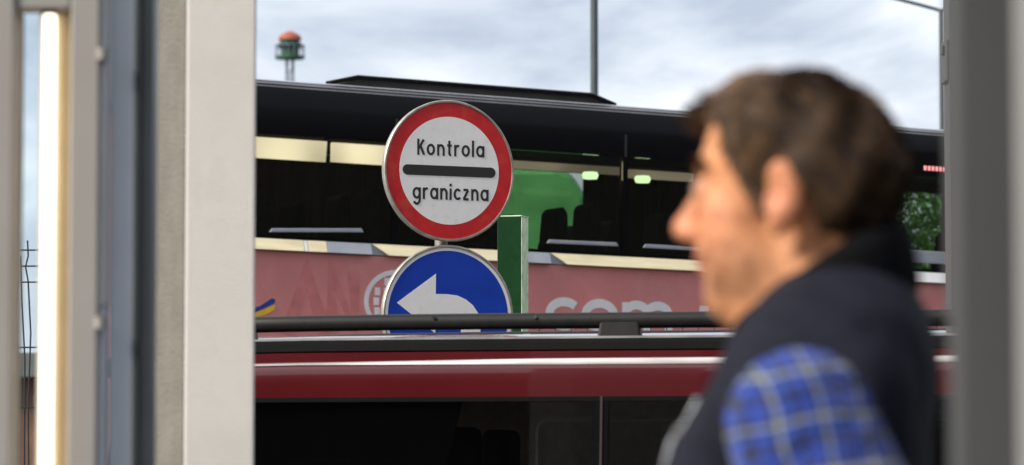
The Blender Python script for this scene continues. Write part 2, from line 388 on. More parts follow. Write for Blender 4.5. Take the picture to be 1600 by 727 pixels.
S0, S1, BW = -.38, 11.6, 2.5
ZT = bpt(400, 121)[1]; ZB = bpt(400, 390)[1]; ZST = bpt(400, 372)[1]; ZW1 = bpt(420, 208)[1]
print('coach heights', ZT, ZB, ZST, ZW1, bpt(608, 250), bpt(967, 250), bpt(1480, 300))
# shell: lower red body with wheel arches
def arch(cx, r, z0): return [(cx + r*math.cos(R(180-a)), z0 + r*math.sin(R(180-a))) for a in range(0, 181, 15)]
side = [(S0, .32)] + arch(1.6, .56, .42) + arch(8.2, .56, .42) + [(S1, .32), (S1, ZB-.002), (S0, ZB-.002)]
sm = MB(); sm.prism_y(side, 0, .05); sm.build('side_panel', M['coach_red'], coach, bevel=.006)
MB().prism_y(side, BW-.05, BW).build('side_panel', M['coach_red'], coach)
MB().box(S0, S1, .052, BW-.052, .9, ZB-1.0).build('chassis', M['interior'], coach)
# end walls
MB().box(S0-.06, S0-.001, .03, BW-.03, .35, ZT-.12).build('rear_wall', M['coach_red'], coach, bevel=.03)
MB().box(S1+.001, S1+.05, .03, BW-.03, .35, 1.3).build('front_panel', M['coach_red'], coach, bevel=.02)
MB().box(S1+.001, S1+.03, .06, BW-.06, 1.31, ZT-.3).build('windscreen', M['coach_glass'], coach)
for y in (.3, 2.2): MB().box(S1+.051, S1+.08, y-.18, y+.18, .7, .95).build('headlight', M['head_lamp'], coach, bevel=.02)
for y in (.25, 2.25): MB().box(S0-.09, S0-.061, y-.1, y+.1, .8, 1.5).build('tail_light', M['tail_lamp'], coach, bevel=.02)
# wheels
for s in (1.6, 8.2):
    for y0 in (.03, BW-.33):
        wv = empty('wheel', (s, y0, .50)); wv.parent = coach
        MB().lathe_y([(.28, .02), (.44, 0), (.50, .06), (.50, .24), (.44, .3), (.28, .28)], n=32, close=True).build('tyre', M['tyre'], wv, .6)
        MB().lathe_y([(.0, .08), (.12, .04), (.2, .09), (.285, .03), (.285, .27), (0, .27)], n=32).build('rim', M['rim'], wv, .6)
# cream / grey moulding below the windows (reflections painted as cream, grey and white pieces)
def seg_strip(px0, px1, m, name, tip=0):
    a, b = bpt(px0, 390)[0], bpt(px1, 400)[0]
    pts = [(a + tip*.12, ZB), (b - .004, ZB), (b - .004, ZST), (a + tip*.0, ZST)]
    if tip < 0: pts = [(a, ZB), (b - .004, ZB), (b+.10, (ZB+ZST)/2), (b - .004, ZST), (a, ZST)]
    mb = MB().prism_y(pts, -.012, .03)
    zm = (ZB+ZST)/2; mb.v = [(x, y - (.03 if y < 0 and z < zm-.01 else 0), z) for x, y, z in mb.v]
    mb.build(name, m, coach, bevel=.003)
MB().box(S0, S1, -.008, .03, ZB+.001, ZST-.001).build('moulding_base', M['grey_trim'], coach)
seg_strip(290, 464, M['cream'], 'sheen_strip'); seg_strip(464, 470, M['white_decal'], 'sheen_strip'); seg_strip(470, 500, M['cream'], 'sheen_strip')
seg_strip(500, 570, M['grey_trim'], 'sheen_strip'); seg_strip(570, 806, M['cream'], 'sheen_strip', 1); seg_strip(806, 850, M['grey_trim'], 'sheen_strip')
seg_strip(850, 1180, M['cream'], 'sheen_strip', 1); seg_strip(1180, 1290, M['grey_trim'], 'sheen_strip'); seg_strip(1290, 1900, M['white_decal'], 'sheen_strip')
# upper body: black cantrail, pillars, glass, window rails
ZGB = ZST + .004
cant = [(.0, ZW1), (.0, ZT-.20), (.015, ZT-.09), (.05, ZT-.03), (.11, ZT), (.16, ZT), (.10, ZT-.10), (.06, ZT-.2), (.05, ZW1)]
MB().prism_x(cant, S0, S1).build('cantrail', M['black_gloss'], coach, .5)
MB().prism_x([(.112, ZT+.001), (.15, ZT+.012), (.20, ZT+.012), (.20, ZT+.001)], S0, S1).build('roof_gutter', M['grey_trim'], coach, .5)
MB().prism_x([(BW-y, z if z > ZW1+.01 else ZW1+.15) for y, z in cant], S0, S1).build('cantrail', M['black_gloss'], coach, .5)
rf = [(y, ZT - .09 + .085*math.sin(math.pi*min(1, max(0, (y-.1)/(BW-.2))))**.5) for y in np.linspace(.105, BW-.105, 17)]
MB().prism_x(rf + [(BW-.2, ZT-.14), (.2, ZT-.14)], S0, S1).build('roof', M['black_gloss'], coach, .5)
cuts = [S0, bpt(608, 250)[0], bpt(967, 270)[0]]
pit = cuts[2]-cuts[1]; cuts += [cuts[2]+pit*k for k in (1, 2, 3, 4)] + [S1]
for i in range(len(cuts)-1):
    a, b = cuts[i], cuts[i+1]
    MB().box(a+.02, b-.02, .006, .014, ZGB+.02, ZW1-.001).build('window', M['coach_glass'], coach)
    MB().box(a+.02, b-.02, BW-.014, BW-.006, ZGB+.02, ZW1+.149).build('window', M['pane'], coach)
    for y0, y1 in ((.0, .05), (BW-.05, BW)):
        MB().box(a-.0195 if i else a, a+.0195, y0, y1, ZGB, ZW1-.001 if y0 == 0 else ZW1+.149).build('pillar', M['black_gloss'], coach)
        MB().box(a+.02, b-.02, y0, y1, ZGB, ZGB+.0195).build('sill', M['black_gloss'], coach)
def zat(px, py): return bpt(px, py)
for (px0, py0, px1, py1) in ((410, 359.5, 558, 360), (844, 377, 957, 382), (995, 384, 1100, 390), (1405, 400, 1560, 408)):
    a, z0 = bpt(px0, py0); b, z1 = bpt(px1, py1); hh = .013 if px0 < 1300 else .045
    MB().prism_y([(a, z0-hh), (b, z1-hh), (b-.02, z1+hh), (a+.02, z0+hh)], -.014, -.001).build('window_rail', M['grey_trim'], coach, bevel=.004)
# roof air unit with rail
u0, uz0 = bpt(528, 127); u1 = bpt(566, 115)[0]; u2 = bpt(945, 144)[0]; u3 = bpt(972, 159)[0]
zz = bpt(566, 118.5)[1]
MB().prism_y([(u0, ZT+.013), (u3, ZT+.013), (u2, zz+.006), (u1, zz+.003)], .215, 2.1).build('air_unit', M['unit_brown'], coach, bevel=.01)
rl = MB().tube([(u0-.05, .2, ZT+.02), (u1, .2, zz+.014), (u2-.05, .2, zz+.014), (u3, .2, ZT+.02)], .016, 8); rl.build('roof_rail', M['black_gloss'], coach, .8)
for k_, hw_ in ((.015, .05), (.10, .07), (.76, .06), (.93, .05)):
    x = u1 + (u2-u1)*k_
    MB().box(x-hw_, x+hw_, .198, .2145, ZT+.03, zz-.035).build('vent_cover', M['vent_tan'], coach, bevel=.008)
MB().prism_x([(.036, ZT-.05), (.058, ZT-.023), (.075, ZT-.016), (.064, ZT-.05)], S0, S1).build('roof_sheen', M['sheen_band'], coach)  # highlight along the roof shoulder, painted as a grey band
for c_ in cuts[1:-1]:
    MB().box(c_-.008, c_+.008, -.0025, .001, ZW1, ZT-.21).build('panel_seam', M['seam_grey'], coach)
# interior
MB().box(S0+.02, S1-.02, .2, BW-.2, ZB-.99, ZB-.95).build('floor', M['interior'], coach)
MB().box(S0+.02, S1-.02, .22, BW-.22, ZT-.16, ZT-.145).build('ceiling', M['interior'], coach)
for (px0, px1, pa, pb_) in ((300, 500, 214, 246), (509, 640, 222, 252), (790, 966, 250, 262), (975, 1075, 264, 277)):
    a, z1 = bpd(px0, pa, 1.62); b = bpd(px1, pa, 1.62)[0]; zl = bpd(px0, pb_, 1.62)[1]
    if px0 == 300: z1 = bpd(400, 214, 1.62)[1]; zl = bpd(400, 246, 1.62)[1]
    MB().prism_x([(1.67, z1-.02), (2.05, z1-.02), (2.05, z1+.03), (1.67, z1+.03)], a, b).build('luggage_rack', M['interior'], coach)
    MB().prism_x([(1.62, z1), (1.64, zl), (1.66, zl), (1.66, z1)], a, b).build('rack_light', M['rack'] if px0 < 700 else M['rack_dim'], coach)
cur_skip = [(bpd(770, 300, 2.4)[0], bpd(900, 300, 2.4)[0]), (bpd(1400, 300, 2.4)[0], bpd(1445, 300, 2.4)[0]), (bpd(445, 300, 2.4)[0], bpd(478, 300, 2.4)[0])]
s = S0 + .05                                       # drawn curtains along the far windows, a few left open
while s < S1 - .3:
    wdt = .24
    if not any(a < s + wdt*.5 < b for a, b in cur_skip):
        cm = MB(); n = 12
        cm.loft([[(s + wdt*i/n, BW-.1 + .02*math.sin(i*1.9), ZGB), (s + wdt*i/n, BW-.1 + .02*math.sin(i*1.9), ZW1+.14), (s + wdt*i/n, BW-.095 + .02*math.sin(i*1.9), ZW1+.14), (s + wdt*i/n, BW-.095 + .02*math.sin(i*1.9), ZGB)] for i in range(n+1)])
        cm.build('curtain', M['interior'], coach)
    s += wdt
sx = S0 + .35; row = 0
seat_src = None
while sx < S1 - .8:
    for y in (.18, .66, 1.42, 1.90):
        if seat_src is None:
            mb = MB(); prof = [(0, .0), (.10, .0), (.16, .55), (.15, .95), (.09, .98), (.03, .5)]
            mb.prism_y(prof, 0, .42); mb.prism_y([(.05, .93), (.17, .93), (.16, 1.17), (.12, 1.22), (.07, 1.18)], .08, .34); mb.box(-.42, .05, .0, .42, -.08, .06)
            st = mb.build('seat', M['seat'], coach, bevel=.02); seat_src = st
        else:
            st = seat_src.copy(); col.objects.link(st); st.parent = coach
        st.location = (sx, y, ZB - .74)
    sx += .86
for px, py in ((912, 273), (994, 279)):
    s, z = bpd(px, py, .62)
    MB().lathe_z([(0, -.03), (.05, -.028), (.06, 0), (.05, .02), (0, .025)], (s, .62, z), 14).build('reading_lamp', M['green_lamp'], coach, .9)
s, z = bpt(1462, 264)
for k in range(9):
    MB().box(s-.16+k*.034, s-.16+k*.034+.022, .0-.004, .001, z-.016, z+.016).build('display_segment', M['led_red'], coach)
# lettering on the side: globe, dot com, coloured flash
def bl(px, py): return bpt(px, py)
gc = bl(611, 472); gk = (bl(661, 472)[0]-bl(611, 472)[0]); gkz = (bl(611, 422)[1]-gc[1])
gm = MB().ribbon([(gc[0]+gk*.93*math.cos(R(a)), gc[1]+gkz*.93*math.sin(R(a))) for a in range(0, 361, 8)], gkz*.15, -.003, .001)
gm.build('globe_ring', M['white_decal'], coach)
for i in range(-2, 3):
    for j in range(-2, 3):
        u, v = i*.31, j*.31
        if u*u+v*v > .58: continue
        k = 1 - .16*abs(v); hw = .115*(1-.15*abs(i)); c2 = (gc[0]+gk*u*k, gc[1]+gkz*v)
        MB().prism_y([(c2[0]+gk*x, c2[1]+gkz*z) for x, z in ((-hw, -.12), (hw, -.12), (hw, .12), (-hw, .12))], -.003, .001).build('globe_cell', M['white_decal'], coach)
ca, cb = bl(845, 500), bl(1044, 500)
cz = bl(945, 517)[1]; cxh = bl(945, 470)[1]-cz
text('com', ca[0], cb[0], cz, cxh, .062, -.003, M['white_decal'], coach, gap=.12)
MB().box(ca[0]-.10, ca[0]-.03, -.003, .001, cz, cz+.07).build('full_stop', M['white_decal'], coach)
q = bl(1092, 481); MB().prism_y([(q[0]-.05, q[1]-.12), (q[0]+.02, q[1]-.12), (q[0]+.05, q[1]+.015), (q[0]-.03, q[1]+.015)], -.003, .001).build('slash_mark', M['white_decal'], coach)
pb = [bl(*p) for p in ((380, 483), (398, 478), (416, 466), (422, 468), (420, 474), (404, 482), (380, 492))]
MB().prism_y(list(reversed(pb)), -.003, .001).build('flash', M['blue_decal'], coach)
pb = [bl(*p) for p in ((380, 493), (405, 483), (421, 476), (421, 484), (408, 491), (380, 500))]
MB().prism_y(list(reversed(pb)), -.0035, .001).build('flash', M['yellow_decal'], coach)
# big pale letter shapes printed on the red side
M['pale_red'] = mat('pale_red', (.60, .19, .18), .3, coat=.4)
for pl in (((440, 520), (470, 425), (500, 520)), ((510, 520), (510, 425), (545, 515), (545, 425))):
    q = [bl(*p) for p in pl]
    MB().ribbon(q, .09, -.0025, .001).build('printed_letter', M['pale_red'], coach)

# ------------------------------------------------------------------ red van with roof rails
VYAW = R(-11)
vo = at(780, 750, 11.5)
van = empty('van', (vo.x, vo.y, 0), VYAW, 'dark red van with black roof rails and tinted windows', 'van')
VS = 5500/11.5
VX0, VX1, VW = -3.1, 1.95, 1.86
VC = .50                                             # built nose to the left, then turned end for end about x = VC/2
def vz(py): return CAMZ + (750-py)/VS
ZRB, ZRT = vz(621), vz(546)                          # red band above the windows
ZROOF = vz(521)
# lower body
def lower_sec(x):
    t = max(0, min(1, (x - VX0)/1.0)); hood = 1.02 if x < -2.1 else 1.10
    n = max(0, 1-(x-VX0)/.35) if x < VX0+.35 else 0; r = max(0, 1-(VX1-x)/.2) if x > VX1-.2 else 0
    i = .14*n*n + .06*r*r; zt_ = hood - .22*n*n
    return [(x, .10+i, .28), (x, .03+i, .42), (x, 0+i, .70), (x, .01+i, .95), (x, .04+i, zt_), (x, VW-.04-i, zt_), (x, VW-.01-i, .95), (x, VW-i, .70), (x, VW-.03-i, .42), (x, VW-.1-i, .28)]
MB().loft([lower_sec(x) for x in [VX0, VX0+.1, VX0+.2, VX0+.35, -2.3, -2.1, -1, 0, 1, VX1-.2, VX1-.1, VX1]]).build('body', M['van_red'], van, .5)
for x in (-2.25, .95):
    for y0 in (-.005, VW-.215):
        wv = empty('wheel', (x, y0, .34)); wv.parent = van
        MB().lathe_y([(.2, .01), (.30, 0), (.34, .05), (.34, .17), (.30, .22), (.2, .21)], n=32, close=True).build('tyre', M['tyre'], wv, .6)
        MB().lathe_y([(.0, .03), (.05, .02), (.12, .05), (.205, .015), (.205, .2), (0, .2)], n=32).build('rim', M['rim'], wv, .6)
        MB().lathe_y([(.345, -.004), (.40, -.004), (.40, .02), (.345, .02)], n=32, close=True).build('wheel_arch', M['black_plastic'], wv, .6)
# side band + roof (loft of the cross-section)
TI = .10                                             # tumblehome at window top
def roof_sec(x):
    d = max(0, x - 1.02); drop = .022*d*d + (.10*max(0, -1.5-x)**1.5)
    z1 = ZROOF - drop
    H_ = ZRT - ZRB
    half = [(TI-.006, ZRB - drop), (TI-.0065, ZRB+.02-drop), (TI-.006, ZRB+.34*H_-drop), (TI-.0045, ZRB+.60*H_-drop), (TI-.002, ZRB+.66*H_-drop), (TI+.012, ZRB+.78*H_-drop), (TI+.0125, ZRB+.86*H_-drop), (TI+.0135, ZRT-.004-drop), (TI+.06, ZRT+.0015-drop)]
    top = [(TI+.12, ZRT+.006-drop), (TI+.2, z1-.012), (TI+.4, z1+.018), (VW/2, z1+.03)]
    h = half + top
    return [(x, y, z) for y, z in h] + [(x, VW-y, z) for y, z in reversed(h[:-1])] + [(x, VW-TI-.06, ZRB+.02-drop), (x, TI+.06, ZRB+.02-drop)]
xsr = [-2.1, -1.9, -1.7, -1.5, -1.2, -.9, -.6, -.3, 0, .4, .8, 1.2, 1.5, 1.7, 1.85]
MB().loft([roof_sec(x) for x in xsr]).build('roof', M['van_red'], van, .45)
# black gutter strip and rail per side
def strip_pts(x):
    s_ = roof_sec(x); return s_[6]
for side_ in (0, 1):
    fl = (lambda y: y) if side_ == 0 else (lambda y: VW-y)
    secs = []
    for x in [-1.9, -1.5, -1.2, -.9, -.6, -.3, 0, .3, .6, .9, 1.2, 1.5, 1.7]:
        d = max(0, x - 1.02); drop = .022*d*d + (.10*max(0, -1.5-x)**1.5)
        secs.append([(x, fl(y), z - drop) for y, z in ((TI+.030, ZRT+.002), (TI+.034, ZRT+.026), (TI+.066, ZROOF-.014), (TI+.085, ZROOF-.004), (TI+.14, ZROOF-.008), (TI+.16, ZRT+.012))])
    MB().loft(secs).build('roof_strip', M['strip_black'], van, .6)
    secs = []
    for x in [-1.9, -1.5, -1.2, -.9, -.6, -.3, 0, .3, .6, .9, 1.2, 1.5, 1.7]:
        d = max(0, x - 1.02); drop = .022*d*d*.9 + (.10*max(0, -1.5-x)**1.5)
        secs.append([(x, fl(y), z - drop) for y, z in ((TI+.080, ZROOF-.0045), (TI+.076, ZROOF-.007), (TI+.070, ZROOF-.0125), (TI+.066, ZROOF-.0125), (TI+.072, ZROOF-.005))])
    MB().loft(secs).build('bright_strip', M['dull_alu'], van, .6)
    secs = []; zc = vz(498)
    for x in [-1.75, -1.7, -1.5, -1.2, -.9, -.6, -.3, 0, .3, .6, .9, 1.2, 1.5, 1.55]:
        dz = -.010*max(0, x-.7)**2 - .010*max(0, -x-.6)**2
        if x in (-1.75, 1.55): dz -= .04
        secs.append([(x, fl(TI+.115 + .022*math.cos(R(a))), zc + dz + .027*math.sin(R(a))) for a in range(0, 360, 30)])
    ra = MB().loft(secs).build('roof_rail', M['rail_black'], van, .9)
    for x in (-1.62, .135, 1.45):
        bb = MB().loft([[(x-.075, fl(TI+.085), ZROOF-.03), (x+.075, fl(TI+.085), ZROOF-.03), (x+.075, fl(TI+.155), ZROOF-.03), (x-.075, fl(TI+.155), ZROOF-.03)],
                   [(x-.065, fl(TI+.095), zc), (x+.065, fl(TI+.095), zc), (x+.065, fl(TI+.135), zc), (x-.065, fl(TI+.135), zc)]])
        if side_ == 0 or x != .135: bb.build('rail_foot', M['rail_black'], van, bevel=.008)
    if side_ == 0:
        for px in (656, 820):
            MB().lathe_y([(0, -.004), (.006, -.004), (.006, .004), (0, .004)], (VC-(px-780)/VS, TI+.0925, vz(492)), 12).build('rail_screw', M['chrome'], van)
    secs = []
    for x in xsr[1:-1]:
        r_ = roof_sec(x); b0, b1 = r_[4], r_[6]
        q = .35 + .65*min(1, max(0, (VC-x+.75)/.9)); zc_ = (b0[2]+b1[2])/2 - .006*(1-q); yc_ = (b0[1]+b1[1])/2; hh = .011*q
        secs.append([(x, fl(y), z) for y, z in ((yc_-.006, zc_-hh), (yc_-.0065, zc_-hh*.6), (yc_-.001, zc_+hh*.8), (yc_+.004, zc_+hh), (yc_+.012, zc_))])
    MB().loft(secs).build('roof_highlight', M['sheen_strip'], van, .8)  # highlight streak on the red band, built as a bright tapering strip
# pillars and glass of both sides: windows lean inwards
ZBL = 1.10
panes = [(-1.95, -1.05), (-.98, .155), (.205, 1.62)]
edge_x = [-2.05, -1.95, -1.05, -.98, .155, .205, 1.62, 1.80]
for side_ in (0, 1):
    fl = (lambda y: y) if side_ == 0 else (lambda y: VW-y)
    def quad(a0, a1, b0, b1, z0, z1, y0, y1, th):
        return MB().add([(a0, fl(y0), z0), (a1, fl(y0), z0), (b1, fl(y1), z1), (b0, fl(y1), z1), (a0, fl(y0+th), z0), (a1, fl(y0+th), z0), (b1, fl(y1+th), z1), (b0, fl(y1+th), z1)],
                        [(0,1,2,3),(7,6,5,4),(0,4,5,1),(1,5,6,2),(2,6,7,3),(3,7,4,0)])
    zt_ = ZRB + .004
    for i, (a, b) in enumerate(panes):
        a0, b0 = (a-.0, a+.0) if i else (a-.45, a+.0)
        quad(a0, b, a if i else a+.0, b, ZBL, zt_, .042, TI-.004, .006).build('side_window', M['van_glass'], van)
    for j in (1, 2, 3):
        a, b = edge_x[2*j], edge_x[2*j+1]
        quad(a, b, a, b, ZBL, zt_, .040, TI-.006, .05).build('pillar', M['black_gloss'], van)
        if j == 2: quad(a+.018, a+.026, a+.018, a+.026, ZBL, zt_, .036, TI-.0105, .01).build('door_seam', M['seam_red'], van)
    quad(-2.56, -2.40, -2.1, -1.95, ZBL, zt_-.02, .044, TI-.002, .05).build('pillar', M['van_red'], van)
    quad(-2.4, 1.8, -1.95, 1.8, ZRB-.012, ZRB+.003, TI-.0085, TI-.0085, .03).build('window_seal', M['strip_black'], van)
# windscreen and tail gate
MB().add([(-2.62, .1, 1.04), (-2.62, VW-.1, 1.04), (-2.1, VW-TI-.05, ZRB+.06), (-2.1, TI+.05, ZRB+.06), (-2.61, .1, 1.035), (-2.61, VW-.1, 1.035), (-2.09, VW-TI-.05, ZRB+.055), (-2.09, TI+.05, ZRB+.055)], [(0,1,2,3),(7,6,5,4),(0,4,5,1),(1,5,6,2),(2,6,7,3),(3,7,4,0)]).build('windscreen', M['van_glass'], van)
MB().add([(1.9, .08, 1.1), (1.9, VW-.08, 1.1), (1.84, VW-TI-.03, ZRB+.05), (1.84, TI+.03, ZRB+.05), (1.88, .08, 1.1), (1.88, VW-.08, 1.1), (1.82, VW-TI-.03, ZRB+.05), (1.82, TI+.03, ZRB+.05)], [(0,1,2,3),(7,6,5,4),(0,4,5,1),(1,5,6,2),(2,6,7,3),(3,7,4,0)]).build('rear_window', M['van_glass'], van)
for y in (.2, VW-.2):
    MB().box(VX0+.02, VX0+.12, y-.15, y+.15, .68, .80).build('headlight', M['head_lamp'], van, bevel=.02)
for y in (.12, VW-.12): MB().box(VX1-.04, VX1+.012, y-.05, y+.05, .75, 1.15).build('tail_light', M['tail_lamp'], van, bevel=.01)
for x in (-1.25, -.8): MB().box(x-.09, x+.09, -.03, .0, .93, .96).build('door_handle', M['van_red'], van, bevel=.008)
MB().box(VX0-.03, VX0+.05, .15, VW-.15, .30, .55).build('bumper', M['black_plastic'], van, bevel=.02)
mm = MB().box(-2.42, -2.25, -.2, .02, 1.1, 1.28); mm.build('mirror', M['black_plastic'], van, bevel=.03)
# inside: far trim with recessed windows outlined by piping, seats
MB().box(-1.9, 1.75, VW-.20, VW-.17, 1.0, ZRB+.02).build('inner_panel', M['van_trim'], van)
def outline(x0, x1, z0, z1, y, r=.05):
    p = []
    for cx, cz, a in ((x1-r, z1-r, 0), (x0+r, z1-r, 90), (x0+r, z0+r, 180), (x1-r, z0+r, 270)):
        p += [(cx + r*math.cos(R(a+t)), y, cz + r*math.sin(R(a+t))) for t in range(0, 91, 18)]
    return p + [p[0]]
K2 = (vo.y + VW)/vo.y
def vx(px): return VC - ((px-780)/VS * K2 + .21)            # far trim, shifted for the van's turn
for (a, b) in ((620, 870), (1002, 1300)):
    MB().tube(outline(vx(b), vx(a), 1.12, CAMZ+(750-657)/VS*K2, VW-.205), .012, 6).build('trim_piping', M['piping'], van, .9)
def seat(x, y, hgt, lean=.12):
    mb = MB(); mb.loft([[(x-.06, y, .75), (x+.10, y, .75), (x+.10, y+.5, .75), (x-.06, y+.5, .75)], [(x+lean-.06, y+.01, hgt-.22), (x+lean+.06, y+.01, hgt-.22), (x+lean+.06, y+.49, hgt-.22), (x+lean-.06, y+.49, hgt-.22)],
              [(x+lean-.04, y+.05, hgt-.17), (x+lean+.05, y+.05, hgt-.17), (x+lean+.05, y+.45, hgt-.17), (x+lean-.04, y+.45, hgt-.17)]])
    mb.box(x+lean-.05, x+lean+.05, y+.12, y+.38, hgt-.155, hgt+.06); mb.box(x-.5, x, y, y+.5, .6, .8)
    mb.build('seat', M['van_seat'], van, bevel=.025)
seat(-.62, .25, 1.62); seat(-.62, .95, 1.62); seat(-1.5, .25, 1.6); seat(-1.5, .95, 1.6); seat(.62, .3, 1.5); seat(.62, 1.0, 1.5)
cm = MB(); cm.loft([[(VC+xa, y, z), (VC+xb, y, z), (VC+xb, y+.02, z), (VC+xa, y+.02, z)] for xa, xb, y, z in ((.26, .97, .12, 1.0), (.20, .97, .13, 1.45), (.155, .97, .15, ZRB))]).build('window_curtain', M['van_seat'], van)
for o in list(van.children):                         # turn the van end for end
    if o.type == 'EMPTY': o.location.x = VC - o.location.x
    else:
        for v in o.data.vertices: v.co.x = VC - v.co.x
        o.data.flip_normals()

# ------------------------------------------------------------------ left booth: door frame, lamp tube, plaster pillar
def X(px, Y): return (px-CX)/FPX * Y
FY = 5.7
bt = empty('guard_booth', (X(120, FY), FY+.4, 0), 0, 'grey guard booth with plaster corner and slim glazed door, at the left edge', 'booth')
bx_, by_ = bt.location.x, bt.location.y
class LB(MB):
    def build(s, *a, **k):
        s.v = [(x-bx_, y-by_, z) for x, y, z in s.v]; return super().build(*a, **k)
BH = 2.95
zslot = at(60, 14, FY).z
def fr(px0, px1, y0, y1, m, name, z0=.0, z1=BH, bevel=.004): return LB().box(X(px0, y0), X(px1, y0), y0, y1, z0, z1).build(name, M[m], bt, bevel=bevel)
fr(-420, 17, FY-.01, FY+.06, 'frame_grey', 'wall_panel')
fr(17.5, 27, FY+.02, FY+.07, 'frame_grey', 'door_stile', z1=zslot)
fr(106, 152, FY-.005, FY+.06, 'frame_grey', 'door_stile')
LB().box(X(17.5, FY), X(105.5, FY), FY-.002, FY+.06, zslot, BH).build('door_head', M['frame_grey'], bt, bevel=.004)
LB().box(X(27.5, FY+.03), X(58, FY+.03), FY+.035, FY+.041, .02, zslot-.001).build('door_glass', M['pane'], bt)
LB().box(X(90, FY+.05), X(105.6, FY+.0), FY+.03, FY+.06, .02, zslot-.001).build('door_reveal', M['tan'], bt, bevel=.003)
tx = X(73, FY+.02)
LB().tube([(tx, FY+.02, .25), (tx, FY+.02, at(0, 21, FY).z)], .0100, 16).build('lamp_tube', M['lamp'], bt, .6)
for z in (.21, at(0, 21, FY).z+.0005): LB().lathe_z([(.0, 0), (.0135, 0), (.0135, .022), (0, .022)], (tx, FY+.02, z), 16).build('lamp_socket', M['black_plastic'], bt, .6)
LB().box(X(59, FY+.06), X(89, FY+.06), FY+.047, FY+.06, .02, zslot-.001).build('lamp_back', M['white_paint'], bt)
e0 = X(158, FY+.02)
LB().tube([(e0, FY+.02, .0), (e0, FY+.02, at(0, 470, FY).z - .0)], .009, 14).build('edge_profile', M['blue_grey'], bt, .8)
LB().tube([(e0, FY+.015, at(0, 476, FY).z), (e0, FY+.015, BH)], .011, 14).build('edge_profile', M['alu'], bt, .8)  # edge highlight put in as bright metal, blue-grey where it ends
for py in (85, 505):
    LB().tube([(e0, FY-.002, at(0, py+9, FY).z), (e0, FY-.002, at(0, py-9, FY).z)], .0095, 12).build('hinge', M['frame_grey'], bt, .6)
fr(168, 209, FY+.03, FY+.05, 'blue_grey', 'side_pane')
fr(207, 216, FY+.025, FY+.11, 'rubber', 'gasket', bevel=.002)
fr(216.5, 237, FY+.045, FY+.12, 'strip', 'edge_strip')
PY = 8.0
A = (X(289, PY), PY); B = (X(398, PY-.02), PY-.02); D = (X(236, PY+.28), PY+.28); C = (X(380, PY+1.2), PY+1.2); D2 = (D[0]-.05, PY+1.2)
LB().prism([A, B, C, D2, D], 0, 3.0).build('plaster_corner', M['white_plaster'], bt, bevel=.006)
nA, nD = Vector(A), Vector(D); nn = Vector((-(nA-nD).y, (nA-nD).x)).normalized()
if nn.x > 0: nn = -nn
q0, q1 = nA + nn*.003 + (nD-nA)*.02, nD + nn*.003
LB().prism([tuple(q0), tuple(q0 - nn*.0045), tuple(q1 - nn*.0045), tuple(q1)], 0, 2.99).build('shaded_face', M['shaded_plaster'], bt)  # pillar's left face, its shade put into a darker plaster colour
# rest of the booth: side wall linking frame and corner, far wall, roof
LB().box(X(-420, FY), X(-415, FY), FY+.07, FY+.9, 0, BH).build('wall_panel', M['frame_grey'], bt)
LB().box(X(214, FY)-.13, X(214, FY)-.105, FY+.12, FY+.5, 0, BH).build('wall_panel', M['strip'], bt)
LB().box(X(-430, FY), X(150, FY), FY-.06, FY+1.0, 3.01, 3.12).build('booth_roof', M['roof_sheet'], bt, bevel=.01)

# ------------------------------------------------------------------ the booth the picture is taken from: right jamb, walls
JY = 2.55
jb = empty('inspection_booth', (.9, 2.6, .05), 0, 'dark grey door jamb and white wall of the nearest booth, at the right edge', 'booth')
class JB(MB):
    def build(s, *a, **k):
        s.v = [(x-.9, y-2.6, z-.05) for x, y, z in s.v]; return super().build(*a, **k)
JB().box(X(1495, JY), X(1597, JY), JY, JY+.05, .05, 2.5).build('door_jamb', M['jamb_grey'], jb, bevel=.004)
JB().box(X(1600, JY-.03), 2.9, JY-.03, JY+.09, .05, 2.5).build('wall', M['wall_grey'], jb)
JB().box(-3.1, -1.35, JY, JY+.1, .05, 2.5).build('wall', M['jamb_grey'], jb)
JB().box(-1.345, -1.27, JY, JY+.08, .05, 2.5).build('door_jamb', M['jamb_grey'], jb)
JB().box(2.8, 2.9, -3.0, JY-.04, .05, 2.5).build('wall', M['white_paint'], jb)
JB().box(-3.1, -3.0, -3.0, JY-.01, .05, 1.0).build('wall', M['white_paint'], jb)
JB().box(-3.1, 2.79, -3.1, -3.001, .05, 1.0).build('wall', M['white_paint'], jb)
for x in (-3.05, -1, 1, 2.7): JB().box(x-.04, x+.04, -3.09, -3.01, 1.001, 2.5).build('window_post', M['jamb_grey'], jb)
for y in (-1.2, .6): JB().box(-3.09, -3.01, y-.04, y+.04, 1.001, 2.5).build('window_post', M['jamb_grey'], jb)

# grey steel column beyond, with small bracket and box
CYD = 12.0
colm = empty('steel_column', (X(1530, CYD), CYD+.1, 0), 0, 'dark grey steel column with a small box, beside the right door jamb', 'column')
w2 = X(1530, CYD)-X(1489.5, CYD)
MB().box(-w2, w2, -.06, .10, 0, 6).build('shaft', M['column_steel'], colm)
MB().box(-w2-.1, w2+.1, -.15, .2, .0, .02).build('base_plate', M['column_steel'], colm)
za, zb = at(0, 124, CYD).z, at(0, 58, CYD).z
MB().box(-w2-.012, -w2-.0005, -.05, .08, za, zb).build('side_box', M['column_steel'], colm, bevel=.005)
zc = at(0, 73, CYD).z
MB().box(-w2-.020, -w2-.0125, -.03, .02, zc-.016, zc+.012).build('bracket', M['black_plastic'], colm)

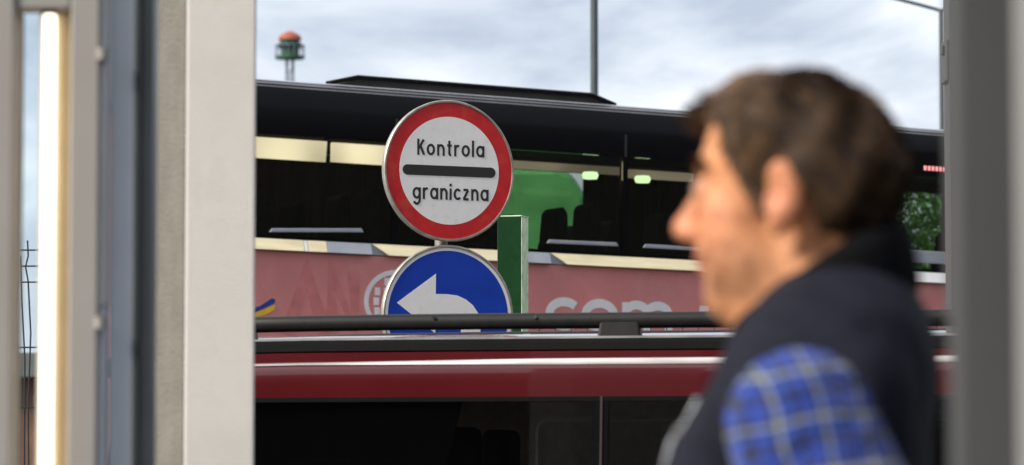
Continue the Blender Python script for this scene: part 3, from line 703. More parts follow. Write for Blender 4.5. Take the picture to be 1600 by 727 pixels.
# ------------------------------------------------------------------ street lamps, tower, mast, brick shed
l1 = at(928.5, 60, 40); g1 = ground_z(l1.x, 40)
sl = empty('street_lamp', (l1.x, 40, g1), 0, 'thick dark lamp post rising behind the middle of the coach roof', 'street lamp', 'street lamps behind the coach')
MB().tube([(0, 0, 0), (0, 0, 9.5)], [.055, .040], 12).build('pole', M['post_steel'], sl, .9)
MB().lathe_z([(0, 0), (.12, 0), (.12, .25), (.06, .3), (0, .3)]).build('base', M['post_steel'], sl, .6)
MB().tube([(0, 0, 9.4), (.5, -.1, 9.7), (1.0, -.2, 9.8)], .03, 8).build('arm', M['post_steel'], sl, .9)
MB().box(.95, 1.5, -.32, -.1, 9.74, 9.84).build('lamp_head', M['lamp_glass'], sl, bevel=.03)
l2 = at(1471, 15, 58)
sl = empty('street_lamp', (l2.x, 58, ground_z(l2.x, 58)), 0, 'slim twin arm street lamp in the sky at the far right', 'street lamp', 'street lamps behind the coach')
hz_ = l2.z - ground_z(l2.x, 58)
MB().tube([(0, 0, 0), (0, 0, hz_)], [.055, .038], 12).build('pole', M['post_steel'], sl, .9)
MB().lathe_z([(0, 0), (.12, 0), (.12, .25), (.06, .3), (0, .3)]).build('base', M['post_steel'], sl, .6)
for d in (-1, 1):
    am = MB().tube([(0, 0, hz_-.02), (d*.4, 0, hz_+.09), (d*1.1, 0, hz_+.27)], .03, 8).build('arm', M['post_steel'], sl, .9)
    MB().prism_y([(d*1.05, hz_+.22), (d*1.7, hz_+.36), (d*1.7, hz_+.42), (d*1.05, hz_+.32)], -.12, .12).build('lamp_head', M['lamp_glass'], sl)
TY = 350; k = FPX/TY; tb = at(450, 750, TY)
tw = empty('watch_tower', (tb.x, TY, 0), R(20), 'tall watch tower with green cabin and red roof, small in the sky', 'tower')
zc = at(0, 92, TY).z
cab = MB().lathe_z([(.0, .25), (.95, .25), (1.05, 1.9), (0, 1.9)], (0, 0, zc), 8).build('cabin', M['tower_green'], tw)
for a in range(8):
    c_, s_ = math.cos(R(a*45+22.5)), math.sin(R(a*45+22.5))
    MB().tube([(c_*.97, s_*.97, zc+1.0), (c_*1.0, s_*1.0, zc+1.6)], .16, 4).build('window', M['facade_glass'], cab)
MB().lathe_z([(0, 1.9), (1.2, 1.9), (1.05, 2.3), (.5, 2.65), (.08, 2.8), (0, 2.8)], (0, 0, zc), 16).build('roof', M['tower_red'], tw, .6)
MB().lathe_z([(0, 0), (1.5, 0), (1.5, .24), (0, .24)], (0, 0, zc), 16).build('platform', M['tower_green'], tw)
rail = MB()
for a in range(16):
    c_, s_ = math.cos(R(a*22.5))*1.45, math.sin(R(a*22.5))*1.45
    rail.tube([(c_, s_, zc+.24), (c_, s_, zc+1.3)], .035, 5)
rail.lathe_z([(1.42, 1.28), (1.5, 1.28), (1.5, 1.36), (1.42, 1.36)], (0, 0, zc), 16)
rail.build('railing', M['tower_steel'], tw)
for a in range(4):
    c_, s_ = math.cos(R(a*90+45)), math.sin(R(a*90+45))
    MB().tube([(c_*1.1, s_*1.1, 0), (c_*.42, s_*.42, zc)], [.12, .07], 6).build('leg', M['tower_steel'], tw)
br = MB()
for i in range(16):
    z0 = zc*i/16; z1 = zc*(i+1)/16; r0 = 1.1-.68*i/16; r1 = 1.1-.68*(i+1)/16
    for a in range(4):
        c0, s0 = math.cos(R(a*90+45))*r0, math.sin(R(a*90+45))*r0; c1, s1_ = math.cos(R(a*90+135))*r1, math.sin(R(a*90+135))*r1
        br.tube([(c0, s0, z0), (c1, s1_, z1)], .035, 4)
br.build('bracing', M['tower_steel'], tw)
MY = 17.5
mb_ = at(42, 700, MY)
ma = empty('antenna_mast', (mb_.x, MY, ground_z(mb_.x, MY)), 0, 'thin dark mast with crossbars seen through the slim door glass', 'mast')
mo = Vector((mb_.x, MY, ground_z(mb_.x, MY)))
p = [at(45, 760, MY), at(44, 640, MY), at(48, 520, MY), at(44, 440, MY), at(40, 417, MY), at(44, 400, MY), at(43, 376, MY)]
MB().tube([(p[0].x-mo.x, 0, 0)] + [q_ - mo for q_ in p], .0045, 6).build('pole', M['wire'], ma, .9)
p = [at(37, 760, MY), at(38, 560, MY), at(33, 470, MY), at(31, 400, MY)]
MB().tube([(p[0].x-mo.x, .02, 0)] + [q_ - mo + Vector((0, .02, 0)) for q_ in p], .0045, 6).build('stay', M['wire'], ma, .9)
for py in (391, 416, 441, 543, 637):
    a, b = at(22, py, MY)-mo, at(62, py, MY)-mo
    MB().tube([a, b], .0045, 6).build('crossbar', M['wire'], ma)
SY = 31
sb = at(40, 560, SY)
sh = empty('brick_shed', (sb.x, SY+1.5, ground_z(sb.x, SY+1.5)), R(6), 'low reddish brick shed behind the slim door glass', 'shed')
hsh = at(0, 545, SY).z - ground_z(sb.x, SY)
MB().box(-2.2, 2.0, -1.5, 1.5, -.2, hsh-.25).build('wall', M['brick'], sh)
MB().box(-2.4, 2.2, -1.7, 1.7, hsh-.249, hsh-.03).build('roof', M['roof_sheet'], sh, bevel=.01)
MB().box(-1.6, -.7, -1.53, -1.501, -.1, 1.9).build('door', M['bark'], sh)
MB().box(.6, 1.4, -1.53, -1.501, .9, 1.7).build('window', M['facade_glass'], sh)

# ------------------------------------------------------------------ trees beyond the coach
def tree(x, y, hgt, rad, label, seed):
    r_ = random.Random(seed); z0 = ground_z(x, y)
    o = empty('tree', (x, y, z0), r_.uniform(0, 6), label, 'tree', 'trees beyond the coach')
    tm = MB().tube([(0, 0, -.1), (.05, .02, hgt*.3), (-.03, .05, hgt*.6), (.02, 0, hgt*.85)], [.14, .11, .07, .02], 8)
    cl = []
    for i in range(9):
        a = r_.uniform(0, 6.28); z = hgt*r_.uniform(.3, .75); e_ = Vector((math.cos(a)*rad*.6, math.sin(a)*rad*.6, z+hgt*.15))
        tm.tube([(0, 0, z*.85), e_*.6 + Vector((0, 0, z*.35)), e_], [.05, .03, .012], 6); cl.append(e_)
    tm.build('trunk', M['bark'], o, .9)
    for i in range(120):
        a = r_.uniform(0, 6.28); q_ = r_.uniform(0, 1)**.5; z = hgt*r_.uniform(.3, .95)
        cl.append(Vector((math.cos(a)*rad*q_*(1.15-z/hgt*.6), math.sin(a)*rad*q_*(1.15-z/hgt*.6), z)))
    cm = MB()
    for c_ in cl:
        cr_ = rad*r_.uniform(.2, .36)
        for i in range(320):
            d = Vector((r_.gauss(0, 1), r_.gauss(0, 1), r_.gauss(0, .8))).normalized() * cr_ * r_.uniform(.4, 1.05)
            p_ = c_ + d; u = Vector((r_.gauss(0, 1), r_.gauss(0, 1), r_.gauss(0, 1))).normalized(); v = u.orthogonal().normalized(); s_ = r_.uniform(.02, .042)
            b = len(cm.v); cm.v += [tuple(p_-u*s_), tuple(p_+v*s_*.5), tuple(p_+u*s_), tuple(p_-v*s_*.5)]; cm.f.append((b, b+1, b+2, b+3))
    cm.build('crown', M['leaf'], o)
tp = [(-2.2, 33, 'leafy green tree beyond the coach, behind its leftmost window'),
      (4.4, 35, 'leafy green tree beyond the coach, showing between the man and the right door jamb')]
for i, (x, y, lb) in enumerate(tp): tree(x, y, 4.5 + .1*i, 1.7, lb, 11+i)
# light green lorry added beyond the coach for the green glow in its windows
LY = 30.6
lx = at(955, 300, LY).x; lzt = at(860, 262, LY).z; lg = ground_z(lx, LY)
lo = empty('lorry', (lx, LY, lg), 0, 'added light green lorry beyond the coach, for the green glow in its window right of the sign', 'lorry')
H_ = lzt - lg
MB().prism_y([(-1.7, .9), (.05, .9), (.12, 1.9), (-.02, 2.75), (-.22, H_-.25), (-.34, H_-.05), (-.45, H_), (-1.7, H_)], 0, 2.4).build('cab', M['lorry_green'], lo, bevel=.06)
MB().box(-3.95, -1.78, -.03, 2.43, 1.0, H_+.02).build('cargo_box', M['lorry_pale'], lo, bevel=.04)
MB().box(-3.95, .0, .3, 2.1, .6, .89).build('chassis', M['black_plastic'], lo)
MB().prism_y([(-1.2, 1.9), (-.15, 1.9), (-.3, 2.7), (-1.1, 2.7)], -.012, -.001).build('side_window', M['facade_glass'], lo)
for x in (-.75, -3.1):
    for y0 in (.02, 2.1):
        wv = empty('wheel', (x, y0, .5)); wv.parent = lo
        MB().lathe_y([(.28, .02), (.44, 0), (.50, .06), (.50, .24), (.44, .3), (.28, .28)], n=28, close=True).build('tyre', M['tyre'], wv, .6)
        MB().lathe_y([(.0, .08), (.12, .04), (.2, .09), (.285, .03), (.285, .27), (0, .27)], n=28).build('rim', M['rim'], wv, .6)
for y in (.3, 2.1): MB().box(.051, .10, y-.15, y+.15, 1.0, 1.2).build('headlight', M['head_lamp'], lo)

# ------------------------------------------------------------------ added building behind the viewer, put in for dark reflections in the windows
te = empty('added_building', (6, -22, 0), 0, 'unseen dark building behind the viewer, added for dark reflections in coach and van glass', 'building')
MB().box(-30, 30, -6, 6, 0, 8.5).build('wall', M['facade'], te)
MB().box(-31, 31, -6.6, 6.8, 8.501, 9.1).build('roof', M['roof_sheet'], te)
for r_ in range(2):
    for i in range(18):
        x = -28.5 + i*3.3; MB().box(x, x+2.3, 6.0005, 6.05, 1.1+r_*3.8, 3.2+r_*3.8).build('window', M['facade_glass'], te)

ch = empty('added_hall', (27, 8, 0), 0, 'unseen long dark hall to the right of the lanes, added for dark reflections in the coach', 'building')
MB().box(-5, 5, -30, 34, 0, 9.5).build('wall', M['facade'], ch)  # building added out of view to darken what the coach reflects
MB().box(-5.6, 5.6, -30.6, 34.6, 9.501, 10).build('roof', M['roof_sheet'], ch)
for i in range(18): MB().box(-5.05, -5.0005, -28+i*3.4, -25.6+i*3.4, 1.1, 3.2).build('window', M['facade_glass'], ch)

# ------------------------------------------------------------------ man: bodies from smooth distance fields
class Field:
    def __init__(s, xs, ys, zs):
        s.ax = [np.asarray(a, float) for a in (xs, ys, zs)]; s.F = np.full([len(a) for a in s.ax], .5)
    def sub(s, c, r):
        sl = []
        for i in range(3):
            a = s.ax[i]; i0 = np.searchsorted(a, c[i]-r); i1 = np.searchsorted(a, c[i]+r)
            if i1 - i0 < 1: return None
            sl.append(slice(i0, i1))
        return tuple(sl)
    def pts(s, sl):
        return np.meshgrid(s.ax[0][sl[0]], s.ax[1][sl[1]], s.ax[2][sl[2]], indexing='ij')
    def comb(s, sl, d, k, op):
        A = s.F[sl]
        if op == 'u':
            h = np.maximum(k-np.abs(A-d), 0)/k; s.F[sl] = np.minimum(A, d) - h*h*k/4
        elif op == 's':
            d = -d; h = np.maximum(k-np.abs(A-d), 0)/k; s.F[sl] = np.maximum(A, d) + h*h*k/4
    def ell(s, c, r, k=.02, op='u', X=None, off=0, rot=None):
        c = np.array(c, float); r = np.array(r, float) + off; cw = c if X is None else X[0] @ c + X[1]
        sl = s.sub(cw, r.max() + .07)
        if sl is None: return
        P = np.stack(s.pts(sl), -1)
        if X is not None: P = (P - X[1]) @ X[0]
        P = P - c
        if rot is not None: P = P @ rot
        k0 = np.sqrt(((P/r)**2).sum(-1)); k1 = np.sqrt(((P/(r*r))**2).sum(-1)) + 1e-9
        s.comb(sl, k0*(k0-1)/k1, k, op)
    def cap(s, a, b, r1, r2=None, k=.02, op='u', X=None, off=0):
        r2 = r1 if r2 is None else r2; r1 += off; r2 += off
        a = np.array(a, float); b = np.array(b, float)
        aw, bw = (a, b) if X is None else (X[0]@a+X[1], X[0]@b+X[1])
        sl = s.sub((aw+bw)/2, np.linalg.norm(b-a)/2 + max(r1, r2) + .07)
        if sl is None: return
        P = np.stack(s.pts(sl), -1)
        if X is not None: P = (P - X[1]) @ X[0]
        ba = b-a; h = np.clip(((P-a)@ba)/(ba@ba), 0, 1)
        s.comb(sl, np.linalg.norm(P-a-h[..., None]*ba, axis=-1) - (r1+(r2-r1)*h), k, op)
    def mesh(s):
        F = s.F; X_, Y_, Z_ = s.ax; nx, ny, nz_ = F.shape
        ins = F < 0
        cshape = (nx-1, ny-1, nz_-1); cnt = np.zeros(cshape, np.int16); acc = np.zeros(cshape + (3,))
        def crossing(ax):
            A = np.take(F, range(F.shape[ax]-1), ax); B = np.take(F, range(1, F.shape[ax]), ax)
            m = (A < 0) != (B < 0); t = np.where(m, A/np.where(m, A-B, 1), 0); return m, t
        ms = []
        for ax in range(3):
            m, t = crossing(ax); ms.append(m)
            idx = np.argwhere(m)
            if len(idx) == 0: continue
            tt = t[m]; P = np.stack([s.ax[i][idx[:, i]] for i in range(3)], -1)
            P[:, ax] += tt*(s.ax[ax][idx[:, ax]+1]-s.ax[ax][idx[:, ax]])
            o1, o2 = [(1, 2), (2, 0), (0, 1)][ax]
            for d1 in (0, -1):
                for d2 in (0, -1):
                    c = idx.copy(); c[:, o1] += d1; c[:, o2] += d2
                    ok = np.all((c >= 0) & (c < np.array(cshape)), 1); c = c[ok]
                    np.add.at(cnt, tuple(c.T), 1); np.add.at(acc, tuple(c.T), P[ok])
        has = cnt > 0; vid = np.full(cshape, -1, np.int64); vid[has] = np.arange(has.sum()); V = acc[has]/cnt[has][:, None]
        faces = []
        for ax in range(3):
            o1, o2 = [(1, 2), (2, 0), (0, 1)][ax]; idx = np.argwhere(ms[ax])
            ok = (idx[:, o1] > 0) & (idx[:, o2] > 0) & (idx[:, o1] < cshape[o1]) & (idx[:, o2] < cshape[o2]); idx = idx[ok]
            q = []
            for d1, d2 in ((0, 0), (-1, 0), (-1, -1), (0, -1)):
                c = idx.copy(); c[:, o1] += d1; c[:, o2] += d2; q.append(vid[tuple(c.T)])
            q = np.stack(q, -1); fl = ins[tuple(idx.T)]
            q[~fl] = q[~fl][:, ::-1]; faces.append(q)
        return V, np.concatenate(faces)
def np_obj(name, V, Fc, m, parent, smooth=True):
    me = bpy.data.meshes.new(name); me.vertices.add(len(V)); me.vertices.foreach_set('co', np.asarray(V, np.float32).ravel())
    me.loops.add(Fc.size); me.loops.foreach_set('vertex_index', Fc.ravel().astype(np.int32)); me.polygons.add(len(Fc))
    k = Fc.shape[1]; me.polygons.foreach_set('loop_start', np.arange(0, Fc.size, k, dtype=np.int32)); me.polygons.foreach_set('loop_total', np.full(len(Fc), k, np.int32))
    me.update(calc_edges=True); me.validate()
    if smooth: me.polygons.foreach_set('use_smooth', np.ones(len(me.polygons), bool))
    me.materials.append(m); o = bpy.data.objects.new(name, me); col.objects.link(o); o.parent = parent
    return o

MANY = 3.5
BODY_YAW = R(10); HEAD_YAW = R(-12); HEAD_PITCH = R(0)
mroot = at(1252, 400, MANY)
man = empty('person', (mroot.x, MANY, 0), math.pi - BODY_YAW, 'man in dark vest over blue checked shirt, short brown hair, seen in profile', 'person')
hp = at(1238, 297, MANY)
fw = np.array([math.cos(math.pi-BODY_YAW), math.sin(math.pi-BODY_YAW)]); lf = np.array([-fw[1], fw[0]])
rel = np.array([hp.x-mroot.x, 0]); HO = np.array([rel@fw, rel@lf, hp.z])
cy_, sy_ = math.cos(HEAD_YAW), math.sin(HEAD_YAW); cp, sp_ = math.cos(HEAD_PITCH), math.sin(HEAD_PITCH)
HR = np.array([[cy_, -sy_, 0], [sy_, cy_, 0], [0, 0, 1]]) @ np.array([[cp, 0, sp_], [0, 1, 0], [-sp_, 0, cp]])
HX = (HR, HO)
def head_core(f, off=0, k=.022):
    f.ell((-.012, 0, .026), (.092, .074, .080), k, X=HX, off=off)
    f.ell((.030, 0, .030), (.058, .062, .066), k, X=HX, off=off)
    f.ell((-.042, 0, .002), (.056, .062, .054), k, X=HX, off=off)
def head_face(f):
    k = .022
    f.ell((.042, 0, -.040), (.046, .056, .072), k, X=HX)
    f.ell((.022, 0, -.082), (.055, .056, .044), k, X=HX)
    f.ell((.068, 0, -.104), (.023, .028, .022), k, X=HX)
    f.ell((.020, 0, -.115), (.045, .045, .03), .03, X=HX)
    for s in (-1, 1):
        f.ell((.055, s*.040, -.030), (.027, .020, .024), .02, X=HX)
        f.ell((.045, s*.040, -.068), (.028, .020, .030), .02, X=HX)
    f.ell((.081, 0, .021), (.015, .047, .011), .014, X=HX)
    for s in (-1, 1): f.ell((.092, s*.032, .002), (.018, .019, .014), .012, 's', X=HX); f.cap((.092, s*.024, -.046), (.078, s*.037, -.082), .0035, .003, .010, 's', X=HX)
    for s in (-1, 1): f.ell((.079, s*.031, .000), (.0135, .016, .0125), .006, X=HX)
    f.cap((.085, 0, .012), (.110, 0, -.034), .0085, .0135, .012, X=HX)
    f.ell((.110, 0, -.037), (.0145, .0145, .0125), .008, X=HX)
    for s in (-1, 1): f.ell((.098, s*.014, -.042), (.013, .009, .010), .008, X=HX)
    f.ell((.086, 0, -.062), (.012, .026, .012), .012, X=HX)
    f.ell((.093, 0, -.068), (.008, .021, .0055), .005, X=HX)
    f.ell((.091, 0, -.079), (.008, .019, .0065), .005, X=HX)
    f.ell((.101, 0, -.0735), (.006, .024, .0016), .004, 's', X=HX)
    for s in (-1, 1):
        a = R(18)*s; rt = np.array([[math.cos(a), -math.sin(a), 0], [math.sin(a), math.cos(a), 0], [0, 0, 1]])
        f.ell((-.016, s*.080, -.010), (.021, .009, .035), .008, X=HX, rot=rt)
        f.ell((-.008, s*.077, -.040), (.010, .008, .011), .006, X=HX)
        f.ell((-.008, s*.090, -.006), (.011, .007, .019), .006, 's', X=HX)
def neck(f, off=0):
    f.cap(HO + np.array((-.030, 0, -.05)), (-.020, 0, 1.47), .058, .068, .04, off=off)
    f.cap(HO + np.array((.012, 0, -.108)), (.012, 0, 1.47), .032, .042, .04, off=off)
def torso(f, off=0):
    f.ell((0, 0, .96), (.12, .165, .13), .06, off=off)
    f.ell((.035, 0, 1.12), (.135, .165, .17), .06, off=off)
    f.ell((.006, 0, 1.305), (.119, .168, .17), .06, off=off)
    f.cap((-.012, -.150, 1.435), (-.012, .150, 1.435), .062, k=.05, off=off)
    for s in (-1, 1): f.cap((-.02, s*.13, 1.462), (-.04, s*.03, 1.525), .046, .045, .05, off=off)
SHO, ELB, WRI = (-.020, .195, 1.432), (-.112, .25, 1.15), (.03, .245, .92)
def sy(p, s): return np.array((p[0], p[1]*s, p[2]))
def arms(f, off=0, full=True):
    for s in (-1, 1):
        f.cap(sy(SHO, s), sy(ELB, s), .052, .043, .04, off=off)
        f.cap(sy(ELB, s), sy(WRI, s), .043, .030, .03, off=off)
def hands(f):
    for s in (-1, 1):
        w_ = sy(WRI, s); d = np.array((.25, 0, -.97)); fwv = np.array((.97, 0, .25))
        f.cap(w_, w_+d*.03, .028, .028, .02)
        for q in (-.027, -.009, .009, .027): f.cap(w_+d*.02+fwv*q*.7, w_+d*.095+fwv*q, .0145, .0125, .010)
        for q, L in ((-.030, .058), (-.0105, .072), (.0105, .078), (.031, .070)):
            a = w_+d*.095+fwv*q; b = a+d*L*.5+np.array((0, -s*.006, 0)); c = b+d*L*.5+np.array((0, -s*.02, 0))
            f.cap(a, b, .0095, .0088, .004); f.cap(b, c, .0088, .0075, .004)
        t0 = w_+d*.03+fwv*.028; t1 = t0+d*.035+fwv*.028+np.array((0, -s*.012, 0)); f.cap(t0, t1, .013, .0105, .008); f.cap(t1, t1+d*.032+fwv*.004, .0105, .0085, .004)
def legs(f, off=0):
    for s in (-1, 1):
        f.cap((0, s*.088, .93), (.012, s*.10, .50), .088, .060, .04, off=off)
        f.cap((.012, s*.10, .50), (-.015, s*.105, .09), .058, .040, .03, off=off)
zsb = np.concatenate([np.arange(-.01, .66, .010), np.arange(.66, 1.0, .0062), np.arange(1.0, 1.52, .010), np.arange(1.52, 1.83, .0035)])
bf = Field(np.arange(-.17, .24, .0042), np.arange(-.31, .31, .0050), zsb)
torso(bf, -.012); arms(bf); legs(bf); hands(bf); neck(bf); head_core(bf); head_face(bf)
for s in (-1, 1): bf.cap((-.04, s*.105, .045), (.15, s*.12, .03), .038, .03, .03)
V, Fc = bf.mesh()
M['skin'], st_, sp__, so_ = new_mat('skin')
va = N('ShaderNodeVertexColor', st_, layer_name='tone'); nzs = N('ShaderNodeTexNoise', st_); nzs.inputs['Scale'].default_value = 60; nzs.inputs['Detail'].default_value = 4
mxs = N('ShaderNodeMix', st_, data_type='RGBA', blend_type='MULTIPLY'); crs = N('ShaderNodeValToRGB', st_)
crs.color_ramp.elements[0].color = (.66, .58, .54, 1); crs.color_ramp.elements[1].color = (1, 1, 1, 1); crs.color_ramp.elements[1].position = .6; crs.color_ramp.elements[0].position = .3
tcs = N('ShaderNodeTexCoord', st_); st_.links.new(tcs.outputs['Object'], nzs.inputs[0]); st_.links.new(nzs.outputs[0], crs.inputs[0])
mxs.inputs[0].default_value = 1; st_.links.new(va.outputs[0], mxs.inputs[6]); st_.links.new(crs.outputs[0], mxs.inputs[7]); st_.links.new(mxs.outputs[2], sp__.inputs['Base Color'])
sp__.inputs['Roughness'].default_value = .55; sp__.inputs['Specular IOR Level'].default_value = .35; sp__.inputs['Subsurface Weight'].default_value = .06; sp__.inputs['Subsurface Radius'].default_value = (.012, .005, .003); sp__.inputs['Subsurface Scale'].default_value = .5
body = np_obj('body', V, Fc, M['skin'], man)
Hh = (V - HO) @ HR
tone = np.tile(np.array((.64, .29, .135)), (len(V), 1))
def blend(c, wgt): 
    global tone
    tone = tone*(1-wgt[:, None]) + np.array(c)*wgt[:, None]
gz_ = lambda c, r: np.exp(-(((Hh-np.array(c))/np.array(r))**2).sum(1))
stub = np.clip((-.045-Hh[:, 2])/.03, 0, 1)*np.clip((.125+Hh[:, 2])/.02, 0, 1)*np.clip((Hh[:, 0]+.01)/.03, 0, 1)
blend((.27, .13, .072), stub*.6)
for s in (-1, 1): blend((.34, .14, .075), gz_((.083, s*.031, .004), (.022, .018, .013))*.7); blend((.36, .16, .085), gz_((.086, s*.030, -.060), (.012, .010, .022))*.7)  # shade of eye sockets and cheek folds put into the skin tone
blend((.55, .18, .11), gz_((.11, 0, -.037), (.03, .03, .03))*.6)
for s in (-1, 1): blend((.58, .20, .12), gz_((-.014, s*.085, -.02), (.03, .02, .05))*.6); blend((.55, .20, .12), gz_((.06, s*.05, -.035), (.03, .03, .03))*.5)
blend((.38, .11, .085), gz_((.098, 0, -.074), (.012, .026, .012)))
tl = body.data.color_attributes.new('tone', 'FLOAT_COLOR', 'POINT')
tl.data.foreach_set('color', np.concatenate([tone, np.ones((len(V), 1))], 1).astype(np.float32).ravel())
# eyes and brows
def hw(p): return HR @ np.array(p, float) + HO
M['eye_white'] = mat('eye_white', (.38, .34, .31), .2, var=.03); M['iris'] = mat('iris', (.05, .07, .08), .15)
for s in (-1, 1):
    c = hw((.082, s*.031, .001)); eb = MB()
    eb.lathe_z([(.0, -.0115)] + [(.0115*math.sin(R(a)), -.0115*math.cos(R(a))) for a in range(15, 180, 15)] + [(0, .0115)], tuple(c), 20)
    ey = eb.build('eye', M['eye_white'], man, 2)
    d = HR @ np.array((1, 0, -.05)); i0 = c + d*.0095
    MB().tube([tuple(i0), tuple(i0+d*.0025)], [.0055, .004], 12).build('iris', M['iris'], ey, 1)
# shirt (torso, sleeves, collar)
sf = Field(np.arange(-.19, .22, .006), np.arange(-.36, .36, .006), np.arange(.86, 1.64, .006))
torso(sf, .004); arms(sf, .017)
for s in (-1, 1):
    sf.cap(sy(SHO, s), sy(SHO, s)*.6+sy(ELB, s)*.4, .060, .076, .03); sf.cap(sy(SHO, s)*.6+sy(ELB, s)*.4, sy(ELB, s), .076, .064, .03); sf.cap(sy(ELB, s), sy(WRI, s), .058, .044, .03)
    for z_, q in ((.30, .010), (.55, .008), (.75, .010)):
        c = np.array(sy(SHO, s))*(1-z_)+np.array(sy(ELB, s))*z_; sf.ell(c + np.array((.03, s*.01, 0)), (.05, .06, .012), .02, off=0)
sf.cap((-.02, 0, 1.54), (-.02, 0, 1.5), .068, .078, .03)
sf.ell(HO + np.array((.05, 0, -.125)), (.075, .09, .045), .01, 's')
for s in (-1, 1): sf.cap(sy(WRI, s)*1.0 + np.array((.006, 0, -.02)), sy(WRI, s)+np.array((.03, 0, -.12)), .05, .06, .005, 's')
V, Fc = sf.mesh()
def plaid():
    m, t, p, o = new_mat('plaid_cotton'); p.inputs['Roughness'].default_value = .85; p.inputs['Sheen Weight'].default_value = .2
    tc = N('ShaderNodeTexCoord', t); wv = N('ShaderNodeTexNoise', t); wv.inputs['Scale'].default_value = 9; t.links.new(tc.outputs['Object'], wv.inputs[0])
    ad = N('ShaderNodeMix', t, data_type='RGBA', blend_type='LINEAR_LIGHT'); ad.inputs[0].default_value = .010
    t.links.new(tc.outputs['Object'], ad.inputs[6]); t.links.new(wv.outputs['Color'], ad.inputs[7])
    mp = N('ShaderNodeMapping', t); mp.inputs['Rotation'].default_value = (0, R(-9), R(12)); t.links.new(ad.outputs[2], mp.inputs[0])
    sx = N('ShaderNodeSeparateXYZ', t); t.links.new(mp.outputs[0], sx.inputs[0])
    su = N('ShaderNodeMath', t, operation='MULTIPLY_ADD'); t.links.new(sx.outputs[1], su.inputs[0]); su.inputs[1].default_value = .55; t.links.new(sx.outputs[0], su.inputs[2])
    def ramp(src, per, ph):
        a = N('ShaderNodeMath', t, operation='MULTIPLY_ADD'); a.inputs[1].default_value = 1/per; a.inputs[2].default_value = ph; t.links.new(src, a.inputs[0])
        b = N('ShaderNodeMath', t, operation='FRACT'); t.links.new(a.outputs[0], b.inputs[0])
        r = N('ShaderNodeValToRGB', t); r.color_ramp.interpolation = 'CONSTANT'; es = r.color_ramp.elements
        data = [(0, (.001, .022, .22)), (.22, (.001, .002, .005)), (.44, (.003, .05, .42)), (.56, (.001, .002, .008)), (.68, (.26, .29, .33)), (.77, (.001, .003, .01)), (.90, (.003, .03, .24)), (.97, (.003, .03, .24))]
        es[0].position, es[0].color = data[0][0], data[0][1] + (1,); es[1].position, es[1].color = data[1][0], data[1][1] + (1,)
        for pos, c in data[2:]:
            e_ = es.new(pos); e_.color = c + (1,)
        t.links.new(b.outputs[0], r.inputs[0]); return r.outputs[0]
    mx = N('ShaderNodeMix', t, data_type='RGBA'); mx.inputs[0].default_value = .5
    t.links.new(ramp(su.outputs[0], .046, .15), mx.inputs[6]); t.links.new(ramp(sx.outputs[2], .048, .3), mx.inputs[7]); t.links.new(mx.outputs[2], p.inputs['Base Color'])
    nb = N('ShaderNodeTexNoise', t); nb.inputs['Scale'].default_value = 14; nb.inputs['Detail'].default_value = 2; nb.inputs['Distortion'].default_value = 1.2; t.links.new(tc.outputs['Object'], nb.inputs[0])
    bb = N('ShaderNodeBump', t); bb.inputs['Strength'].default_value = .8; bb.inputs['Distance'].default_value = .03; t.links.new(nb.outputs[0], bb.inputs['Height']); t.links.new(bb.outputs[0], p.inputs['Normal'])
    return m
M['plaid'] = plaid()
np_obj('shirt', V, Fc, M['plaid'], man)
# vest: padded shell with arm holes and stand-up collar
vf = Field(np.arange(-.23, .27, .0055), np.arange(-.30, .30, .0055), np.arange(.88, 1.70, .0055))
torso(vf, .027)
for s in (-1, 1): vf.cap((-.03, s*.16, 1.462), (-.055, s*.05, 1.525), .050, .045, .04)
vf.cap((-.04, -.09, 1.485), (-.04, .09, 1.485), .085, .085, .05)
# collar ring leaning forward
nring = 26; ring = []
for i in range(nring+1):
    a = 2*math.pi*i/nring
    ring.append(np.array((-.018 + .074*math.cos(a), .080*math.sin(a), 1.540 - .050*math.cos(a))))
cf = Field(np.arange(-.15, .12, .005), np.arange(-.14, .14, .005), np.arange(1.40, 1.68, .005))
for i in range(nring):
    for dz, rr in ((-.012, .024), (.010, .021), (.030, .016)):
        o_ = np.array((0, 0, dz)); cf.cap(ring[i]+o_, ring[i+1]+o_, rr, rr, .010)
cf.cap(HO+np.array((-.028, 0, .0)), (-.014, 0, 1.44), .061, .061, .010, 's')
cf.ell((.09, 0, 1.575), (.05, .035, .075), .02, 's')
vf.cap(HO+np.array((-.028, 0, .0)), (-.014, 0, 1.49), .061, .061, .012, 's')
vf.ell((.09, 0, 1.575), (.05, .035, .075), .02, 's')
for s in (-1, 1):
    vf.cap((-.065, s*.17, 1.455), (-.085, s*.185, 1.22), .050, .050, .03)
    vf.ell((-.026, s*.272, 1.385), (.080, .085, .135), .012, 's')
    vf.cap(sy(SHO, s)+np.array((0, s*.03, -.02)), sy(ELB, s)+np.array((0, s*.03, 0)), .066, .074, .01, 's')
V, Fc = vf.mesh()
M['vest'] = mat('vest_cloth', (.014, .015, .023), .75, var=.25, scale=30, bump=.6, bscale=12, spec=.05)
np_obj('vest', V, Fc, M['vest'], man)
M['collar'] = mat('vest_lining', (.005, .005, .006), .9, spec=.05)
V, Fc = cf.mesh(); np_obj('collar', V, Fc, M['collar'], man)
def vest_front(y, z):
    i = np.argmin(np.abs(vf.ax[1]-y)); k = np.argmin(np.abs(vf.ax[2]-z)); w_ = np.where(vf.F[:, i, k] < 0)[0]
    return vf.ax[0][w_[-1]] + .003 if len(w_) else .1
for side_ in (-.006, .006):
    MB().tube([(vest_front(side_, z), side_, z) for z in np.linspace(.95, 1.46, 24)], .0035, 6).build('zip', M['grey_trim'], man, .9)
